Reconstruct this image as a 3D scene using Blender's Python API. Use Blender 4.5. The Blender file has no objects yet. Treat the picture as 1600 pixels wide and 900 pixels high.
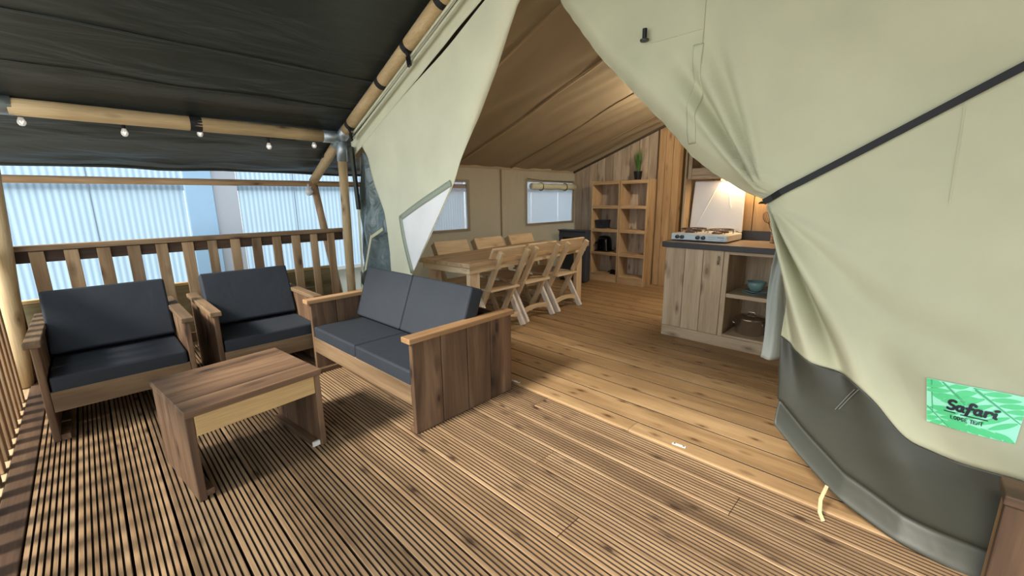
import bpy, bmesh, math, random
from mathutils import Vector, Matrix, Euler, noise
random.seed(7)
S = bpy.context.scene
COL = S.collection
PI = math.pi

# ------------------------------------------------------------------ camera
cam = bpy.data.cameras.new('camera')
cam.sensor_width = 36.0
cam.lens = 657.13 / 1600 * 36
cam.clip_start = 0.02
camo = bpy.data.objects.new('camera', cam)
COL.objects.link(camo)
_r, _u, _f = (0.70364, -0.71048, -0.01078), (0.15477, 0.13844, 0.9782), (0.6935, 0.68997, -0.20737)
camo.matrix_world = Matrix(((_r[0], _u[0], -_f[0], 0), (_r[1], _u[1], -_f[1], 0), (_r[2], _u[2], -_f[2], 1.33), (0, 0, 0, 1)))
S.camera = camo

# ------------------------------------------------------------------ world, sun, exposure
w = bpy.data.worlds.new('world'); S.world = w; w.use_nodes = True
bg = w.node_tree.nodes['Background']
bg.inputs[0].default_value = (0.88, 0.95, 1.0, 1); bg.inputs[1].default_value = 1.65
sun = bpy.data.lights.new('sun', 'SUN'); sun.energy = 3.4; sun.angle = math.radians(11); sun.color = (1.0, 0.93, 0.82)
suno = bpy.data.objects.new('sun', sun); COL.objects.link(suno)
sd = Vector((1.0, -0.06, -0.80)).normalized()
suno.rotation_euler = sd.to_track_quat('-Z', 'Y').to_euler(); suno.location = (-6, 1, 6)
S.view_settings.view_transform = 'Standard'; S.view_settings.look = 'None'
S.view_settings.gamma = 1; S.view_settings.use_curve_mapping = False
S.view_settings.exposure = 1.0
try:
    S.cycles.use_denoising = True
    S.cycles.max_bounces = 10; S.cycles.diffuse_bounces = 6; S.cycles.transmission_bounces = 8; S.cycles.transparent_max_bounces = 12
    S.cycles.sample_clamp_indirect = 4
except Exception:
    pass

# ------------------------------------------------------------------ helpers
class MB:
    def __init__(s): s.v = []; s.f = []
    def add(s, vs, fs):
        n = len(s.v); s.v += [tuple(p) for p in vs]; s.f += [tuple(i + n for i in f) for f in fs]; return s
    def hexa(s, b, t):
        return s.add(list(b) + list(t), [(3, 2, 1, 0), (4, 5, 6, 7), (0, 1, 5, 4), (1, 2, 6, 5), (2, 3, 7, 6), (3, 0, 4, 7)])
    def box(s, x0, x1, y0, y1, z0, z1):
        return s.hexa([(x0, y0, z0), (x1, y0, z0), (x1, y1, z0), (x0, y1, z0)], [(x0, y0, z1), (x1, y0, z1), (x1, y1, z1), (x0, y1, z1)])
    def bar(s, p, q, wx, wy, side=(1, 0, 0)):
        p, q = Vector(p), Vector(q); d = (q - p).normalized(); a = Vector(side); a = (a - d * a.dot(d)).normalized(); b = d.cross(a)
        k = [(-1, -1), (1, -1), (1, 1), (-1, 1)]
        return s.hexa([p + a * i * wx / 2 + b * j * wy / 2 for i, j in k], [q + a * i * wx / 2 + b * j * wy / 2 for i, j in k])
    def tube(s, pts, r, n=12, caps=True):
        pts = [Vector(p) for p in pts]; m = len(pts); vs = []; up = None
        for i in range(m):
            d = (pts[min(i + 1, m - 1)] - pts[max(i - 1, 0)]).normalized()
            if up is None:
                up = Vector((0, 0, 1)) if abs(d.z) < .9 else Vector((1, 0, 0))
            a = (up - d * up.dot(d)).normalized(); b = d.cross(a); up = a
            rr = r[i] if isinstance(r, (list, tuple)) else r
            vs += [pts[i] + (a * math.cos(2 * PI * k / n) + b * math.sin(2 * PI * k / n)) * rr for k in range(n)]
        fs = [(i * n + k, i * n + (k + 1) % n, (i + 1) * n + (k + 1) % n, (i + 1) * n + k) for i in range(m - 1) for k in range(n)]
        if caps: fs += [tuple(range(n))[::-1], tuple((m - 1) * n + k for k in range(n))]
        return s.add(vs, fs)
    def lathe(s, prof, c=(0, 0, 0), n=24, axis='z'):
        vs = []
        for r, h in prof:
            for k in range(n):
                a = 2 * PI * k / n; x, y = r * math.cos(a), r * math.sin(a)
                vs.append({'z': (c[0] + x, c[1] + y, c[2] + h), 'x': (c[0] + h, c[1] + x, c[2] + y), 'y': (c[0] + y, c[1] + h, c[2] + x)}[axis])
        m = len(prof)
        fs = [(i * n + k, i * n + (k + 1) % n, (i + 1) * n + (k + 1) % n, (i + 1) * n + k) for i in range(m - 1) for k in range(n)]
        if prof[0][0] > 1e-5: fs.append(tuple(range(n))[::-1])
        if prof[-1][0] > 1e-5: fs.append(tuple((m - 1) * n + k for k in range(n)))
        return s.add(vs, fs)
    def grid(s, fn, nu, nv):
        vs = [fn(i / nu, j / nv) for j in range(nv + 1) for i in range(nu + 1)]
        return s.add(vs, [(j * (nu + 1) + i, j * (nu + 1) + i + 1, (j + 1) * (nu + 1) + i + 1, (j + 1) * (nu + 1) + i) for j in range(nv) for i in range(nu)])
    def ribbon(s, pts, width, thick, nrm):
        # flat strap along pts; nrm = function or vector giving the strap's face normal
        vs = []; m = len(pts); P = [Vector(p) for p in pts]
        for i in range(m):
            d = (P[min(i + 1, m - 1)] - P[max(i - 1, 0)]).normalized(); n = Vector(nrm); n = (n - d * n.dot(d)).normalized(); b = d.cross(n)
            for u, t in ((-1, -1), (1, -1), (1, 1), (-1, 1)): vs.append(P[i] + b * u * width / 2 + n * t * thick / 2)
        fs = [(i * 4 + k, i * 4 + (k + 1) % 4, (i + 1) * 4 + (k + 1) % 4, (i + 1) * 4 + k) for i in range(m - 1) for k in range(4)]
        fs += [(3, 2, 1, 0), tuple((m - 1) * 4 + k for k in range(4))]
        return s.add(vs, fs)
    def mesh(s, name):
        me = bpy.data.meshes.new(name); me.from_pydata(s.v, [], s.f)
        bm = bmesh.new(); bm.from_mesh(me); bmesh.ops.remove_doubles(bm, verts=bm.verts, dist=1e-6)
        bmesh.ops.recalc_face_normals(bm, faces=bm.faces); bm.to_mesh(me); bm.free()
        return me
    def obj(s, name, mat, parent=None, bevel=0, smooth=False, solid=0, sub=0, label=None, kind=None, loc=None):
        me = s.mesh(name); me.materials.append(mat)
        o = bpy.data.objects.new(name, me); COL.objects.link(o)
        if parent is not None: o.parent = parent
        if loc is not None: o.location = loc
        if smooth:
            for p in me.polygons: p.use_smooth = True
        if solid:
            m = o.modifiers.new('t', 'SOLIDIFY'); m.thickness = solid; m.offset = 0
        if bevel:
            m = o.modifiers.new('b', 'BEVEL'); m.width = bevel; m.segments = 2; m.limit_method = 'ANGLE'
        if sub:
            m = o.modifiers.new('s', 'SUBSURF'); m.levels = sub; m.render_levels = sub
        if label: o['label'] = label
        if kind: o['kind'] = kind
        return o

def tag(o, label, cat, group=None, kind=None):
    o['label'] = label; o['category'] = cat
    if group: o['group'] = group
    if kind: o['kind'] = kind
    return o
def thing(name, label, cat, loc=(0, 0, 0), rz=0, group=None):
    o = bpy.data.objects.new(name, None); COL.objects.link(o); o.location = loc; o.rotation_euler = (0, 0, rz); o.empty_display_size = .1
    return tag(o, label, cat, group)
def struct_root(name, label=None, loc=(0, 0, 0)):
    o = bpy.data.objects.new(name, None); COL.objects.link(o); o.location = loc; o['kind'] = 'structure'
    if label: o['label'] = label
    return o
def copy_tree(root):
    r = root.copy(); COL.objects.link(r)
    for ch in root.children:
        c = ch.copy(); COL.objects.link(c); c.parent = r
        for g in ch.children:
            d = g.copy(); COL.objects.link(d); d.parent = c
    return r
def tri(keys, t):
    for (a, p), (b, q) in zip(keys, keys[1:]):
        if t <= b:
            k = (t - a) / (b - a) if b > a else 0
            k = min(1, max(0, k))
            return tuple(p[i] + (q[i] - p[i]) * k for i in range(len(p))) if isinstance(p, tuple) else p + (q - p) * k
    return keys[-1][1]
def nz(x, y, z=0.0): return noise.noise(Vector((x, y, z)))
def sst(a, b, x):
    t = min(1, max(0, (x - a) / (b - a))); return t * t * (3 - 2 * t)

# ------------------------------------------------------------------ materials
def lin(r, g, b):
    f = lambda c: (c / 255) / 12.92 if c / 255 <= .04045 else ((c / 255 + .055) / 1.055) ** 2.4
    return (f(r), f(g), f(b), 1)
def newmat(name):
    m = bpy.data.materials.new(name); m.use_nodes = True; nt = m.node_tree
    return m, nt, nt.nodes, nt.links, nt.nodes['Principled BSDF']
def plain(name, col, rough=.6, metal=0, spec=.5, bump=0, bscale=40, var=0):
    m, nt, N, L, P = newmat(name)
    P.inputs['Base Color'].default_value = col; P.inputs['Roughness'].default_value = rough; P.inputs['Metallic'].default_value = metal
    P.inputs['Specular IOR Level'].default_value = spec
    tc = N.new('ShaderNodeTexCoord')
    if var:
        n = N.new('ShaderNodeTexNoise'); n.inputs['Scale'].default_value = 6; n.inputs['Detail'].default_value = 5; L.new(tc.outputs['Object'], n.inputs['Vector'])
        mr = N.new('ShaderNodeMapRange'); mr.inputs[1].default_value = .25; mr.inputs[2].default_value = .75; mr.inputs[3].default_value = 1 - var; mr.inputs[4].default_value = 1 + var
        L.new(n.outputs[0], mr.inputs[0])
        h = N.new('ShaderNodeHueSaturation'); h.inputs['Color'].default_value = col; L.new(mr.outputs[0], h.inputs['Value']); L.new(h.outputs[0], P.inputs['Base Color'])
    if bump:
        n2 = N.new('ShaderNodeTexNoise'); n2.inputs['Scale'].default_value = bscale; n2.inputs['Detail'].default_value = 4; L.new(tc.outputs['Object'], n2.inputs['Vector'])
        b = N.new('ShaderNodeBump'); b.inputs['Strength'].default_value = bump; b.inputs['Distance'].default_value = .01
        L.new(n2.outputs[0], b.inputs['Height']); L.new(b.outputs[0], P.inputs['Normal'])
    return m
_wood = {}
WOODS = {  # dark, mid, light, knot, roughness, variation, knot strength
    'stain': (lin(62, 45, 33), lin(104, 79, 58), lin(140, 113, 87), lin(36, 24, 18), .62, .2, .9),
    'stainarm': (lin(112, 82, 54), lin(148, 114, 78), lin(172, 138, 100), lin(80, 52, 32), .6, .10, .7),
    'stainedge': (lin(86, 67, 48), lin(116, 94, 69), lin(142, 118, 90), lin(66, 48, 32), .62, .12, .7),
    'stainlight': (lin(150, 128, 96), lin(180, 156, 120), lin(200, 178, 142), lin(112, 82, 52), .6, .08, .6),
    'raw': (lin(178, 144, 94), lin(200, 168, 116), lin(214, 186, 138), lin(140, 100, 56), .6, .06, .6),
    'pine': (lin(192, 166, 128), lin(212, 188, 152), lin(226, 206, 174), lin(140, 104, 66), .55, .08, .55),
    'pinewhite': (lin(206, 194, 178), lin(224, 214, 202), lin(238, 232, 224), lin(160, 134, 106), .55, .05, .4),
    'shelf': (lin(162, 134, 100), lin(188, 160, 124), lin(206, 180, 146), lin(116, 84, 54), .55, .08, .5),
    'weathered': (lin(132, 118, 104), lin(180, 166, 148), lin(212, 200, 184), lin(84, 68, 54), .65, .16, .85),  # weathered grey, brightened for window light
    'wallwarm': (lin(150, 122, 88), lin(178, 148, 110), lin(198, 170, 132), lin(104, 74, 46), .6, .12, .8),
    'cabinet': (lin(156, 136, 110), lin(186, 166, 138), lin(206, 190, 164), lin(112, 88, 64), .55, .10, .8),
    'deck': (lin(106, 84, 60), lin(148, 120, 89), lin(178, 150, 116), lin(58, 40, 28), .6, .2, .95),
    'deckin': (lin(124, 98, 68), lin(157, 127, 90), lin(180, 151, 112), lin(84, 56, 36), .5, .12, .95),
    'rail': (lin(112, 86, 62), lin(158, 129, 96), lin(194, 166, 132), lin(66, 44, 30), .65, .3, .85),
    'raildark': (lin(54, 39, 29), lin(80, 60, 44), lin(104, 81, 60), lin(40, 28, 20), .65, .10, .6),
    'pole': (lin(156, 132, 96), lin(186, 160, 120), lin(202, 180, 142), lin(96, 66, 42), .6, .08, .95),
    'olive': (lin(112, 100, 70), lin(140, 128, 94), lin(166, 154, 116), lin(84, 70, 44), .7, .12, .6),
}
def wood(kind, axis):
    if (kind, axis) in _wood: return _wood[kind, axis]
    d, mi, li, kn, ro, va, ks = WOODS[kind]
    m, nt, N, L, P = newmat('wood_%s_%s' % (kind, axis))
    tc = N.new('ShaderNodeTexCoord'); oi = N.new('ShaderNodeObjectInfo')
    off = N.new('ShaderNodeVectorMath'); off.operation = 'SCALE'; off.inputs[0].default_value = (17.3, 9.1, 13.7); L.new(oi.outputs['Random'], off.inputs['Scale'])
    ad = N.new('ShaderNodeVectorMath'); ad.operation = 'ADD'; L.new(tc.outputs['Object'], ad.inputs[0]); L.new(off.outputs[0], ad.inputs[1])
    def stretch(al, ac):
        v = N.new('ShaderNodeVectorMath'); v.operation = 'MULTIPLY'; s = [ac] * 3; s['xyz'.index(axis)] = al; v.inputs[1].default_value = s
        L.new(ad.outputs[0], v.inputs[0]); return v.outputs[0]
    n1 = N.new('ShaderNodeTexNoise'); n1.inputs['Scale'].default_value = 1; n1.inputs['Detail'].default_value = 4; n1.inputs['Distortion'].default_value = .5; L.new(stretch(1.1, 10), n1.inputs['Vector'])
    rp = N.new('ShaderNodeValToRGB'); e = rp.color_ramp.elements; e[0].position = .22; e[0].color = d; e[1].position = .80; e[1].color = li; x = e.new(.5); x.color = mi
    L.new(n1.outputs[0], rp.inputs[0])
    n2 = N.new('ShaderNodeTexNoise'); n2.inputs['Scale'].default_value = 1; n2.inputs['Detail'].default_value = 3; L.new(stretch(5, 120), n2.inputs['Vector'])
    # knots: only some of the cells carry one
    vo = N.new('ShaderNodeTexVoronoi'); vo.inputs['Scale'].default_value = 1; vo.inputs['Randomness'].default_value = 1; L.new(stretch(6, 15) if kind.startswith('deck') else stretch(4.2, 11), vo.inputs['Vector'])
    sc = N.new('ShaderNodeSeparateColor'); L.new(vo.outputs['Color'], sc.inputs[0])
    lt = N.new('ShaderNodeMath'); lt.operation = 'LESS_THAN'; lt.inputs[1].default_value = .34; L.new(sc.outputs[0], lt.inputs[0])
    wb_ = N.new('ShaderNodeMath'); wb_.operation = 'MULTIPLY_ADD'; wb_.inputs[1].default_value = .16; L.new(n1.outputs[0], wb_.inputs[0]); L.new(vo.outputs['Distance'], wb_.inputs[2])
    kr = N.new('ShaderNodeValToRGB'); kr.color_ramp.interpolation = 'EASE'; q_ = kr.color_ramp.elements; q_[0].position = .16; q_[0].color = (ks, ks, ks, 1); q_[1].position = .46; q_[1].color = (0, 0, 0, 1); y_ = q_.new(.26); y_.color = (ks * .45,) * 3 + (1,)
    L.new(wb_.outputs[0], kr.inputs[0])
    km = N.new('ShaderNodeMath'); km.operation = 'MULTIPLY'; L.new(kr.outputs[0], km.inputs[0]); L.new(lt.outputs[0], km.inputs[1])
    mk = N.new('ShaderNodeMix'); mk.data_type = 'RGBA'; L.new(km.outputs[0], mk.inputs[0]); L.new(rp.outputs[0], mk.inputs[6]); mk.inputs[7].default_value = kn
    mr = N.new('ShaderNodeMapRange'); mr.inputs[3].default_value = 1 - va; mr.inputs[4].default_value = 1 + va; L.new(oi.outputs['Random'], mr.inputs[0])
    f2 = N.new('ShaderNodeMapRange'); f2.inputs[1].default_value = .3; f2.inputs[2].default_value = .7; f2.inputs[3].default_value = .86; f2.inputs[4].default_value = 1.1; L.new(n2.outputs[0], f2.inputs[0])
    mu = N.new('ShaderNodeMath'); mu.operation = 'MULTIPLY'; L.new(mr.outputs[0], mu.inputs[0]); L.new(f2.outputs[0], mu.inputs[1])
    h = N.new('ShaderNodeHueSaturation'); L.new(mk.outputs[2], h.inputs['Color']); L.new(mu.outputs[0], h.inputs['Value']); L.new(h.outputs[0], P.inputs['Base Color'])
    P.inputs['Roughness'].default_value = ro; P.inputs['Specular IOR Level'].default_value = .35
    b = N.new('ShaderNodeBump'); b.inputs['Strength'].default_value = .25; b.inputs['Distance'].default_value = .004; L.new(n2.outputs[0], b.inputs['Height']); L.new(b.outputs[0], P.inputs['Normal'])
    _wood[kind, axis] = m; return m
def cloth(name, col, trans=.3, tcol=None, rough=.85, weave=420, bump=.15, wrinkle=0, spec=.2, wscale=(2.5, 2.5, 2.5), stain=.06):
    m, nt, N, L, P = newmat(name); out = N['Material Output']
    tc = N.new('ShaderNodeTexCoord')
    n = N.new('ShaderNodeTexNoise'); n.inputs['Scale'].default_value = 3; n.inputs['Detail'].default_value = 4; L.new(tc.outputs['Object'], n.inputs['Vector'])
    mr = N.new('ShaderNodeMapRange'); mr.inputs[1].default_value = .3; mr.inputs[2].default_value = .7; mr.inputs[3].default_value = 1 - stain; mr.inputs[4].default_value = 1 + stain; L.new(n.outputs[0], mr.inputs[0])
    h = N.new('ShaderNodeHueSaturation'); h.inputs['Color'].default_value = col; L.new(mr.outputs[0], h.inputs['Value']); L.new(h.outputs[0], P.inputs['Base Color'])
    P.inputs['Roughness'].default_value = rough; P.inputs['Specular IOR Level'].default_value = spec
    n2 = N.new('ShaderNodeTexNoise'); n2.inputs['Scale'].default_value = weave; n2.inputs['Detail'].default_value = 2; L.new(tc.outputs['Object'], n2.inputs['Vector'])
    b = N.new('ShaderNodeBump'); b.inputs['Strength'].default_value = bump; b.inputs['Distance'].default_value = .002; L.new(n2.outputs[0], b.inputs['Height'])
    if wrinkle:
        vm = N.new('ShaderNodeVectorMath'); vm.operation = 'MULTIPLY'; vm.inputs[1].default_value = wscale; L.new(tc.outputs['Object'], vm.inputs[0])
        n3 = N.new('ShaderNodeTexNoise'); n3.inputs['Scale'].default_value = 1; n3.inputs['Detail'].default_value = 3; n3.inputs['Distortion'].default_value = .6; L.new(vm.outputs[0], n3.inputs['Vector'])
        b2 = N.new('ShaderNodeBump'); b2.inputs['Strength'].default_value = 1; b2.inputs['Distance'].default_value = wrinkle; L.new(n3.outputs[0], b2.inputs['Height']); L.new(b.outputs[0], b2.inputs['Normal']); b = b2
    L.new(b.outputs[0], P.inputs['Normal'])
    if trans > 0:
        t = N.new('ShaderNodeBsdfTranslucent'); t.inputs[0].default_value = tcol or col; L.new(b.outputs[0], t.inputs['Normal'])
        mx = N.new('ShaderNodeMixShader'); mx.inputs[0].default_value = trans; L.new(P.outputs[0], mx.inputs[1]); L.new(t.outputs[0], mx.inputs[2]); L.new(mx.outputs[0], out.inputs[0])
    return m
def emit(name, col, st):
    m, nt, N, L, P = newmat(name); P.inputs['Base Color'].default_value = col; P.inputs['Emission Color'].default_value = col; P.inputs['Emission Strength'].default_value = st; return m
def clear(name, col=(1, 1, 1, 1), mixt=.7, rough=.05):
    m, nt, N, L, P = newmat(name); out = N['Material Output']; P.inputs['Base Color'].default_value = col; P.inputs['Roughness'].default_value = rough
    t = N.new('ShaderNodeBsdfTransparent'); t.inputs[0].default_value = (1, 1, 1, 1); mx = N.new('ShaderNodeMixShader'); mx.inputs[0].default_value = mixt
    L.new(P.outputs[0], mx.inputs[1]); L.new(t.outputs[0], mx.inputs[2]); L.new(mx.outputs[0], out.inputs[0]); return m

M_CANVAS = cloth('canvas_sage', lin(204, 203, 174), .2, lin(200, 206, 150), wrinkle=.012, wscale=(3, 3, 3))
M_CREAM = cloth('canvas_cream', lin(232, 232, 206), .2, wrinkle=.006)
M_MUD = cloth('groundsheet_olive', lin(62, 63, 55), 0, rough=.5, weave=250, bump=.05, wrinkle=.006, spec=.45, wscale=(4, 4, 4))
M_MUDB = cloth('groundsheet_grey', lin(104, 118, 118), 0, rough=.25, weave=250, bump=.05, wrinkle=.04, spec=.55, wscale=(9, 9, 6))
M_TARP = cloth('tarp_black', lin(47, 51, 48), 0, rough=.4, weave=300, bump=.05, wrinkle=.025, spec=.4, wscale=(1.2, 5, 5))
M_INNER = cloth('inner_canvas_tan', lin(196, 178, 148), .45, lin(200, 178, 140), wrinkle=.022, wscale=(1.6, 1.3, 1.3))
M_WALLC = cloth('inner_wall_tan', lin(190, 172, 144), .45, lin(194, 174, 142), wrinkle=.02, wscale=(5, 2, .8))
M_SCREEN = cloth('window_film', lin(248, 248, 246), .08, lin(240, 240, 240), rough=.4, weave=60, bump=.02, wrinkle=.01)
M_TRIM = cloth('window_trim', lin(168, 176, 158), .1)
M_CUSH = cloth('cushion_fabric', lin(43, 48, 55), 0, rough=.7, weave=500, bump=.2, wrinkle=.004, spec=.3, wscale=(7, 7, 7))
M_LINING = cloth('lining_greyblue', lin(168, 174, 166), .15, wrinkle=.02, wscale=(14, 14, 2))
M_BLACK = plain('black_webbing', lin(24, 25, 27), .7)
M_CORD = plain('dark_cord', lin(30, 30, 30), .7)
M_GALV = plain('galvanised_steel', lin(168, 178, 184), .42, .75, bump=.15, bscale=60, var=.14)
M_DARKGAP = plain('joist_dark', lin(38, 28, 20), .9)
M_WHITEP = plain('white_enamel', lin(232, 234, 236), .28, 0, .5)
M_BLUEP = plain('stove_front_enamel', lin(205, 222, 230), .3)
M_BLKP = plain('black_plastic', lin(18, 18, 20), .35)
M_BLKG = plain('black_gloss', lin(10, 10, 12), .16, 0, .6)
M_WIRE = plain('pan_support_steel', lin(92, 78, 72), .4, .7)
M_STEEL = plain('polished_steel', lin(190, 182, 174), .22, .95)
M_BRASS = plain('aged_nickel', lin(170, 158, 136), .3, .9)
M_TEAL = plain('teal_stoneware', lin(112, 142, 142), .3, 0, .5)
M_WORK = plain('worktop_edge', lin(48, 47, 50), .45, var=.1)
M_WTOP = plain('worktop_laminate', lin(150, 138, 130), .35, var=.06)
M_HEAT = plain('heater_body', lin(64, 70, 84), .5)
M_HGLS = plain('heater_glass', lin(26, 31, 44), .15)
M_BASK = plain('basket_plastic', lin(44, 50, 60), .5)
M_LEAF = plain('leaf_green', lin(70, 112, 50), .5, var=.2)
M_TAG = plain('white_plate', lin(225, 222, 214), .5)
M_DARKCL = cloth('brown_curtain', lin(92, 70, 40), .1, wrinkle=.03, wscale=(3, 10, 1))
M_GROUND = plain('ground_gravel', lin(186, 180, 168), .9, bump=.5, bscale=30, var=.2)
M_PLINTH = plain('plinth_render', lin(178, 184, 176), .8, var=.05)
M_BLUEPIL = plain('pillar_sheet', lin(142, 174, 200), .5, var=.03)
M_GLOBE = plain('globe_white', lin(210, 212, 214), .3)
def panel_mat():
    m, nt, N, L, P = newmat('twinwall_panel'); out = N['Material Output']
    tc = N.new('ShaderNodeTexCoord'); sx = N.new('ShaderNodeSeparateXYZ'); L.new(tc.outputs['Object'], sx.inputs[0])
    a = N.new('ShaderNodeMath'); a.operation = 'MULTIPLY'; a.inputs[1].default_value = 2 * PI / .058; L.new(sx.outputs[0], a.inputs[0])
    si = N.new('ShaderNodeMath'); si.operation = 'SINE'; L.new(a.outputs[0], si.inputs[0])
    rp = N.new('ShaderNodeMapRange'); rp.inputs[1].default_value = -1; rp.inputs[2].default_value = 1; rp.inputs[3].default_value = 0; rp.inputs[4].default_value = 1; L.new(si.outputs[0], rp.inputs[0])
    mx = N.new('ShaderNodeMix'); mx.data_type = 'RGBA'; mx.inputs[6].default_value = lin(134, 155, 172); mx.inputs[7].default_value = lin(160, 182, 198); L.new(rp.outputs[0], mx.inputs[0])
    n = N.new('ShaderNodeTexNoise'); n.inputs['Scale'].default_value = 1.6; L.new(tc.outputs['Object'], n.inputs['Vector'])
    h = N.new('ShaderNodeHueSaturation'); mr = N.new('ShaderNodeMapRange'); mr.inputs[3].default_value = .9; mr.inputs[4].default_value = 1.08; L.new(n.outputs[0], mr.inputs[0]); L.new(mr.outputs[0], h.inputs['Value']); L.new(mx.outputs[2], h.inputs['Color'])
    L.new(h.outputs[0], P.inputs['Base Color']); P.inputs['Roughness'].default_value = .35
    t = N.new('ShaderNodeBsdfTranslucent'); L.new(h.outputs[0], t.inputs[0]); ms = N.new('ShaderNodeMixShader'); ms.inputs[0].default_value = .6
    L.new(P.outputs[0], ms.inputs[1]); L.new(t.outputs[0], ms.inputs[2]); L.new(ms.outputs[0], out.inputs[0]); return m
M_PANEL = panel_mat()

# ================================================================== STRUCTURE
# ---- ground
g = MB().box(-30, 30, -30, 30, -.5, -.32).obj('ground', M_GROUND, kind='structure')

# ---- deck floor
fl = MB().box(-.75, 8.4, -1.6, 5.9, -.31, -.045).obj('floor', M_DARKGAP, kind='structure')
M_GROOVE = plain('groove_shade_dirt', lin(62, 46, 32), .9, var=.25)
M_JOINT = plain('joint_shade', lin(40, 29, 20), .95)
def shade_low(o, zlim, mat=None):          # dark colour in grooves and joints: grime plus painted-in shade
    o.data.materials.append(mat or M_GROOVE)
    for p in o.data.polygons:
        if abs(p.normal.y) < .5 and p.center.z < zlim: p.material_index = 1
def groove_board(x0, x1, y0, y1, n=7, top=0.0, parent=fl):
    wd = x1 - x0; p = wd / n; prof = []
    prof.append((x0, -.03)); prof.append((x0, top - .004))
    for i in range(n):
        a = x0 + i * p
        if i == 0: prof.append((a + .002, top))
        else: prof.append((a + .0038, top))
        if i < n - 1:
            prof += [(a + p - .0038, top), (a + p - .0030, top - .011), (a + p + .0030, top - .011)]
        else: prof.append((a + p - .002, top))
    prof += [(x1, top - .004), (x1, -.03)]
    m = len(prof); vs = [(x, y0, z) for x, z in prof] + [(x, y1, z) for x, z in prof]
    fs = [(i, i + 1, m + i + 1, m + i) for i in range(m - 1)] + [tuple(range(m))[::-1], tuple(range(m, 2 * m))]
    o = MB().add(vs, fs).obj('deck_board', wood('deck', 'y'), parent); shade_low(o, top - .003); return o
random.seed(3)
for i in range(16):
    x0 = -.363 + .151 * i; x1 = x0 + .1415
    cuts = [-1.5, 4.88]
    if i in (7, 10, 12, 14, 15): cuts = [-1.5, {7: 2.9, 10: .9, 12: 1.28, 14: .45, 15: 1.7}[i], 4.88]
    if i == 15: x1 = 2.048
    for a, b in zip(cuts, cuts[1:]):
        groove_board(x0, x1, a, b - .003, top=random.uniform(-.001, .001))
MB().box(-.462, -.369, -1.5, 4.88, -.03, .004).obj('kerb_board', wood('raildark', 'y'), fl, bevel=.003)
MB().box(-.72, -.468, -1.5, 4.88, -.06, -.012).obj('ledge_board', wood('stainlight', 'y'), fl, bevel=.003)
xs = [2.053, 2.172]
while xs[-1] < 8.2: xs.append(xs[-1] + .193)
for i, (a, b) in enumerate(zip(xs, xs[1:])):
    r = .012 if i == 0 else .003
    r = .012 if i == 0 else .0015; prof = [(a, -.03), (a, .006 - r), (a + r * .3, .006 - r * .3), (a + r, .006), (b - .012, .006), (b - .0105, .0045), (b - .0105, -.03)]
    m = len(prof)
    cuts = [-1.4, 4.6] if i % 3 else [-1.4, 1.1 + (i % 4) * .5, 4.6]
    for y0, y1 in zip(cuts, cuts[1:]):
        vs = [(x, y0, z) for x, z in prof] + [(x, y1 - .002, z) for x, z in prof]
        MB().add(vs, [(k, k + 1, m + k + 1, m + k) for k in range(m - 1)] + [tuple(range(m))[::-1], tuple(range(m, 2 * m))]).obj('floor_board', wood('deckin', 'y'), fl); shade_low(COL.objects[-1], .0045 if i else -.01, M_JOINT)

# ---- hall wall outside, behind the veranda
YB = 6.8
wf = MB().box(-4.2, 12, YB + .08, YB + .2, -.35, .23).obj('wall_hall', M_PLINTH, kind='structure')
MB().box(-4.2, 12, YB - .03, YB + .2, .23, .29).obj('sill_rail', plain('sill_alu', lin(196, 204, 204), .4), wf, bevel=.004)
def panel(x0, x1, z0=.29, z1=3.1):
    p = .029; n = int((x1 - x0) / p); vs = []; 
    for k in range(n + 1):
        y = YB + (.006 if k % 2 else 0)
        vs += [(x0 + k * (x1 - x0) / n, y, z0), (x0 + k * (x1 - x0) / n, y, z1)]
    return MB().add(vs, [(2 * k, 2 * k + 2, 2 * k + 3, 2 * k + 1) for k in range(n)]).obj('panel', M_PANEL, wf)
for a, b in ((-4.2, -2.72), (-2.71, -1.32), (-1.31, .10), (.108, .955), (1.55, 2.27), (2.278, 3.3), (3.308, 4.3), (4.6, 5.5), (5.508, 6.5), (6.508, 7.5), (7.508, 8.5), (8.508, 10), (10.01, 12)): panel(a, b)
for x in (.104, 2.274, -1.315, 3.304): MB().box(x - .004, x + .004, YB - .008, YB + .004, .29, 3.1).obj('seam_strip', plain('seam_grey', lin(110, 122, 136), .5), wf)
MB().box(.962, 1.262, YB - .05, YB + .05, .29, 3.1).obj('pillar', M_BLUEPIL, wf, bevel=.01)
MB().box(1.27, 1.545, YB - .012, YB + .02, .29, 3.1).obj('infill_sheet', plain('infill_grey', lin(158, 164, 172), .5), wf)
MB().box(4.305, 4.595, YB - .05, YB + .05, .29, 3.1).obj('pillar', M_BLUEPIL, wf, bevel=.01)
for z in (1.52, 2.6): MB().box(-4.2, 12, YB + .02, YB + .06, z - .04, z + .04).obj('purlin', plain('purlin_white', lin(190, 196, 200), .6), wf)

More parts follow.
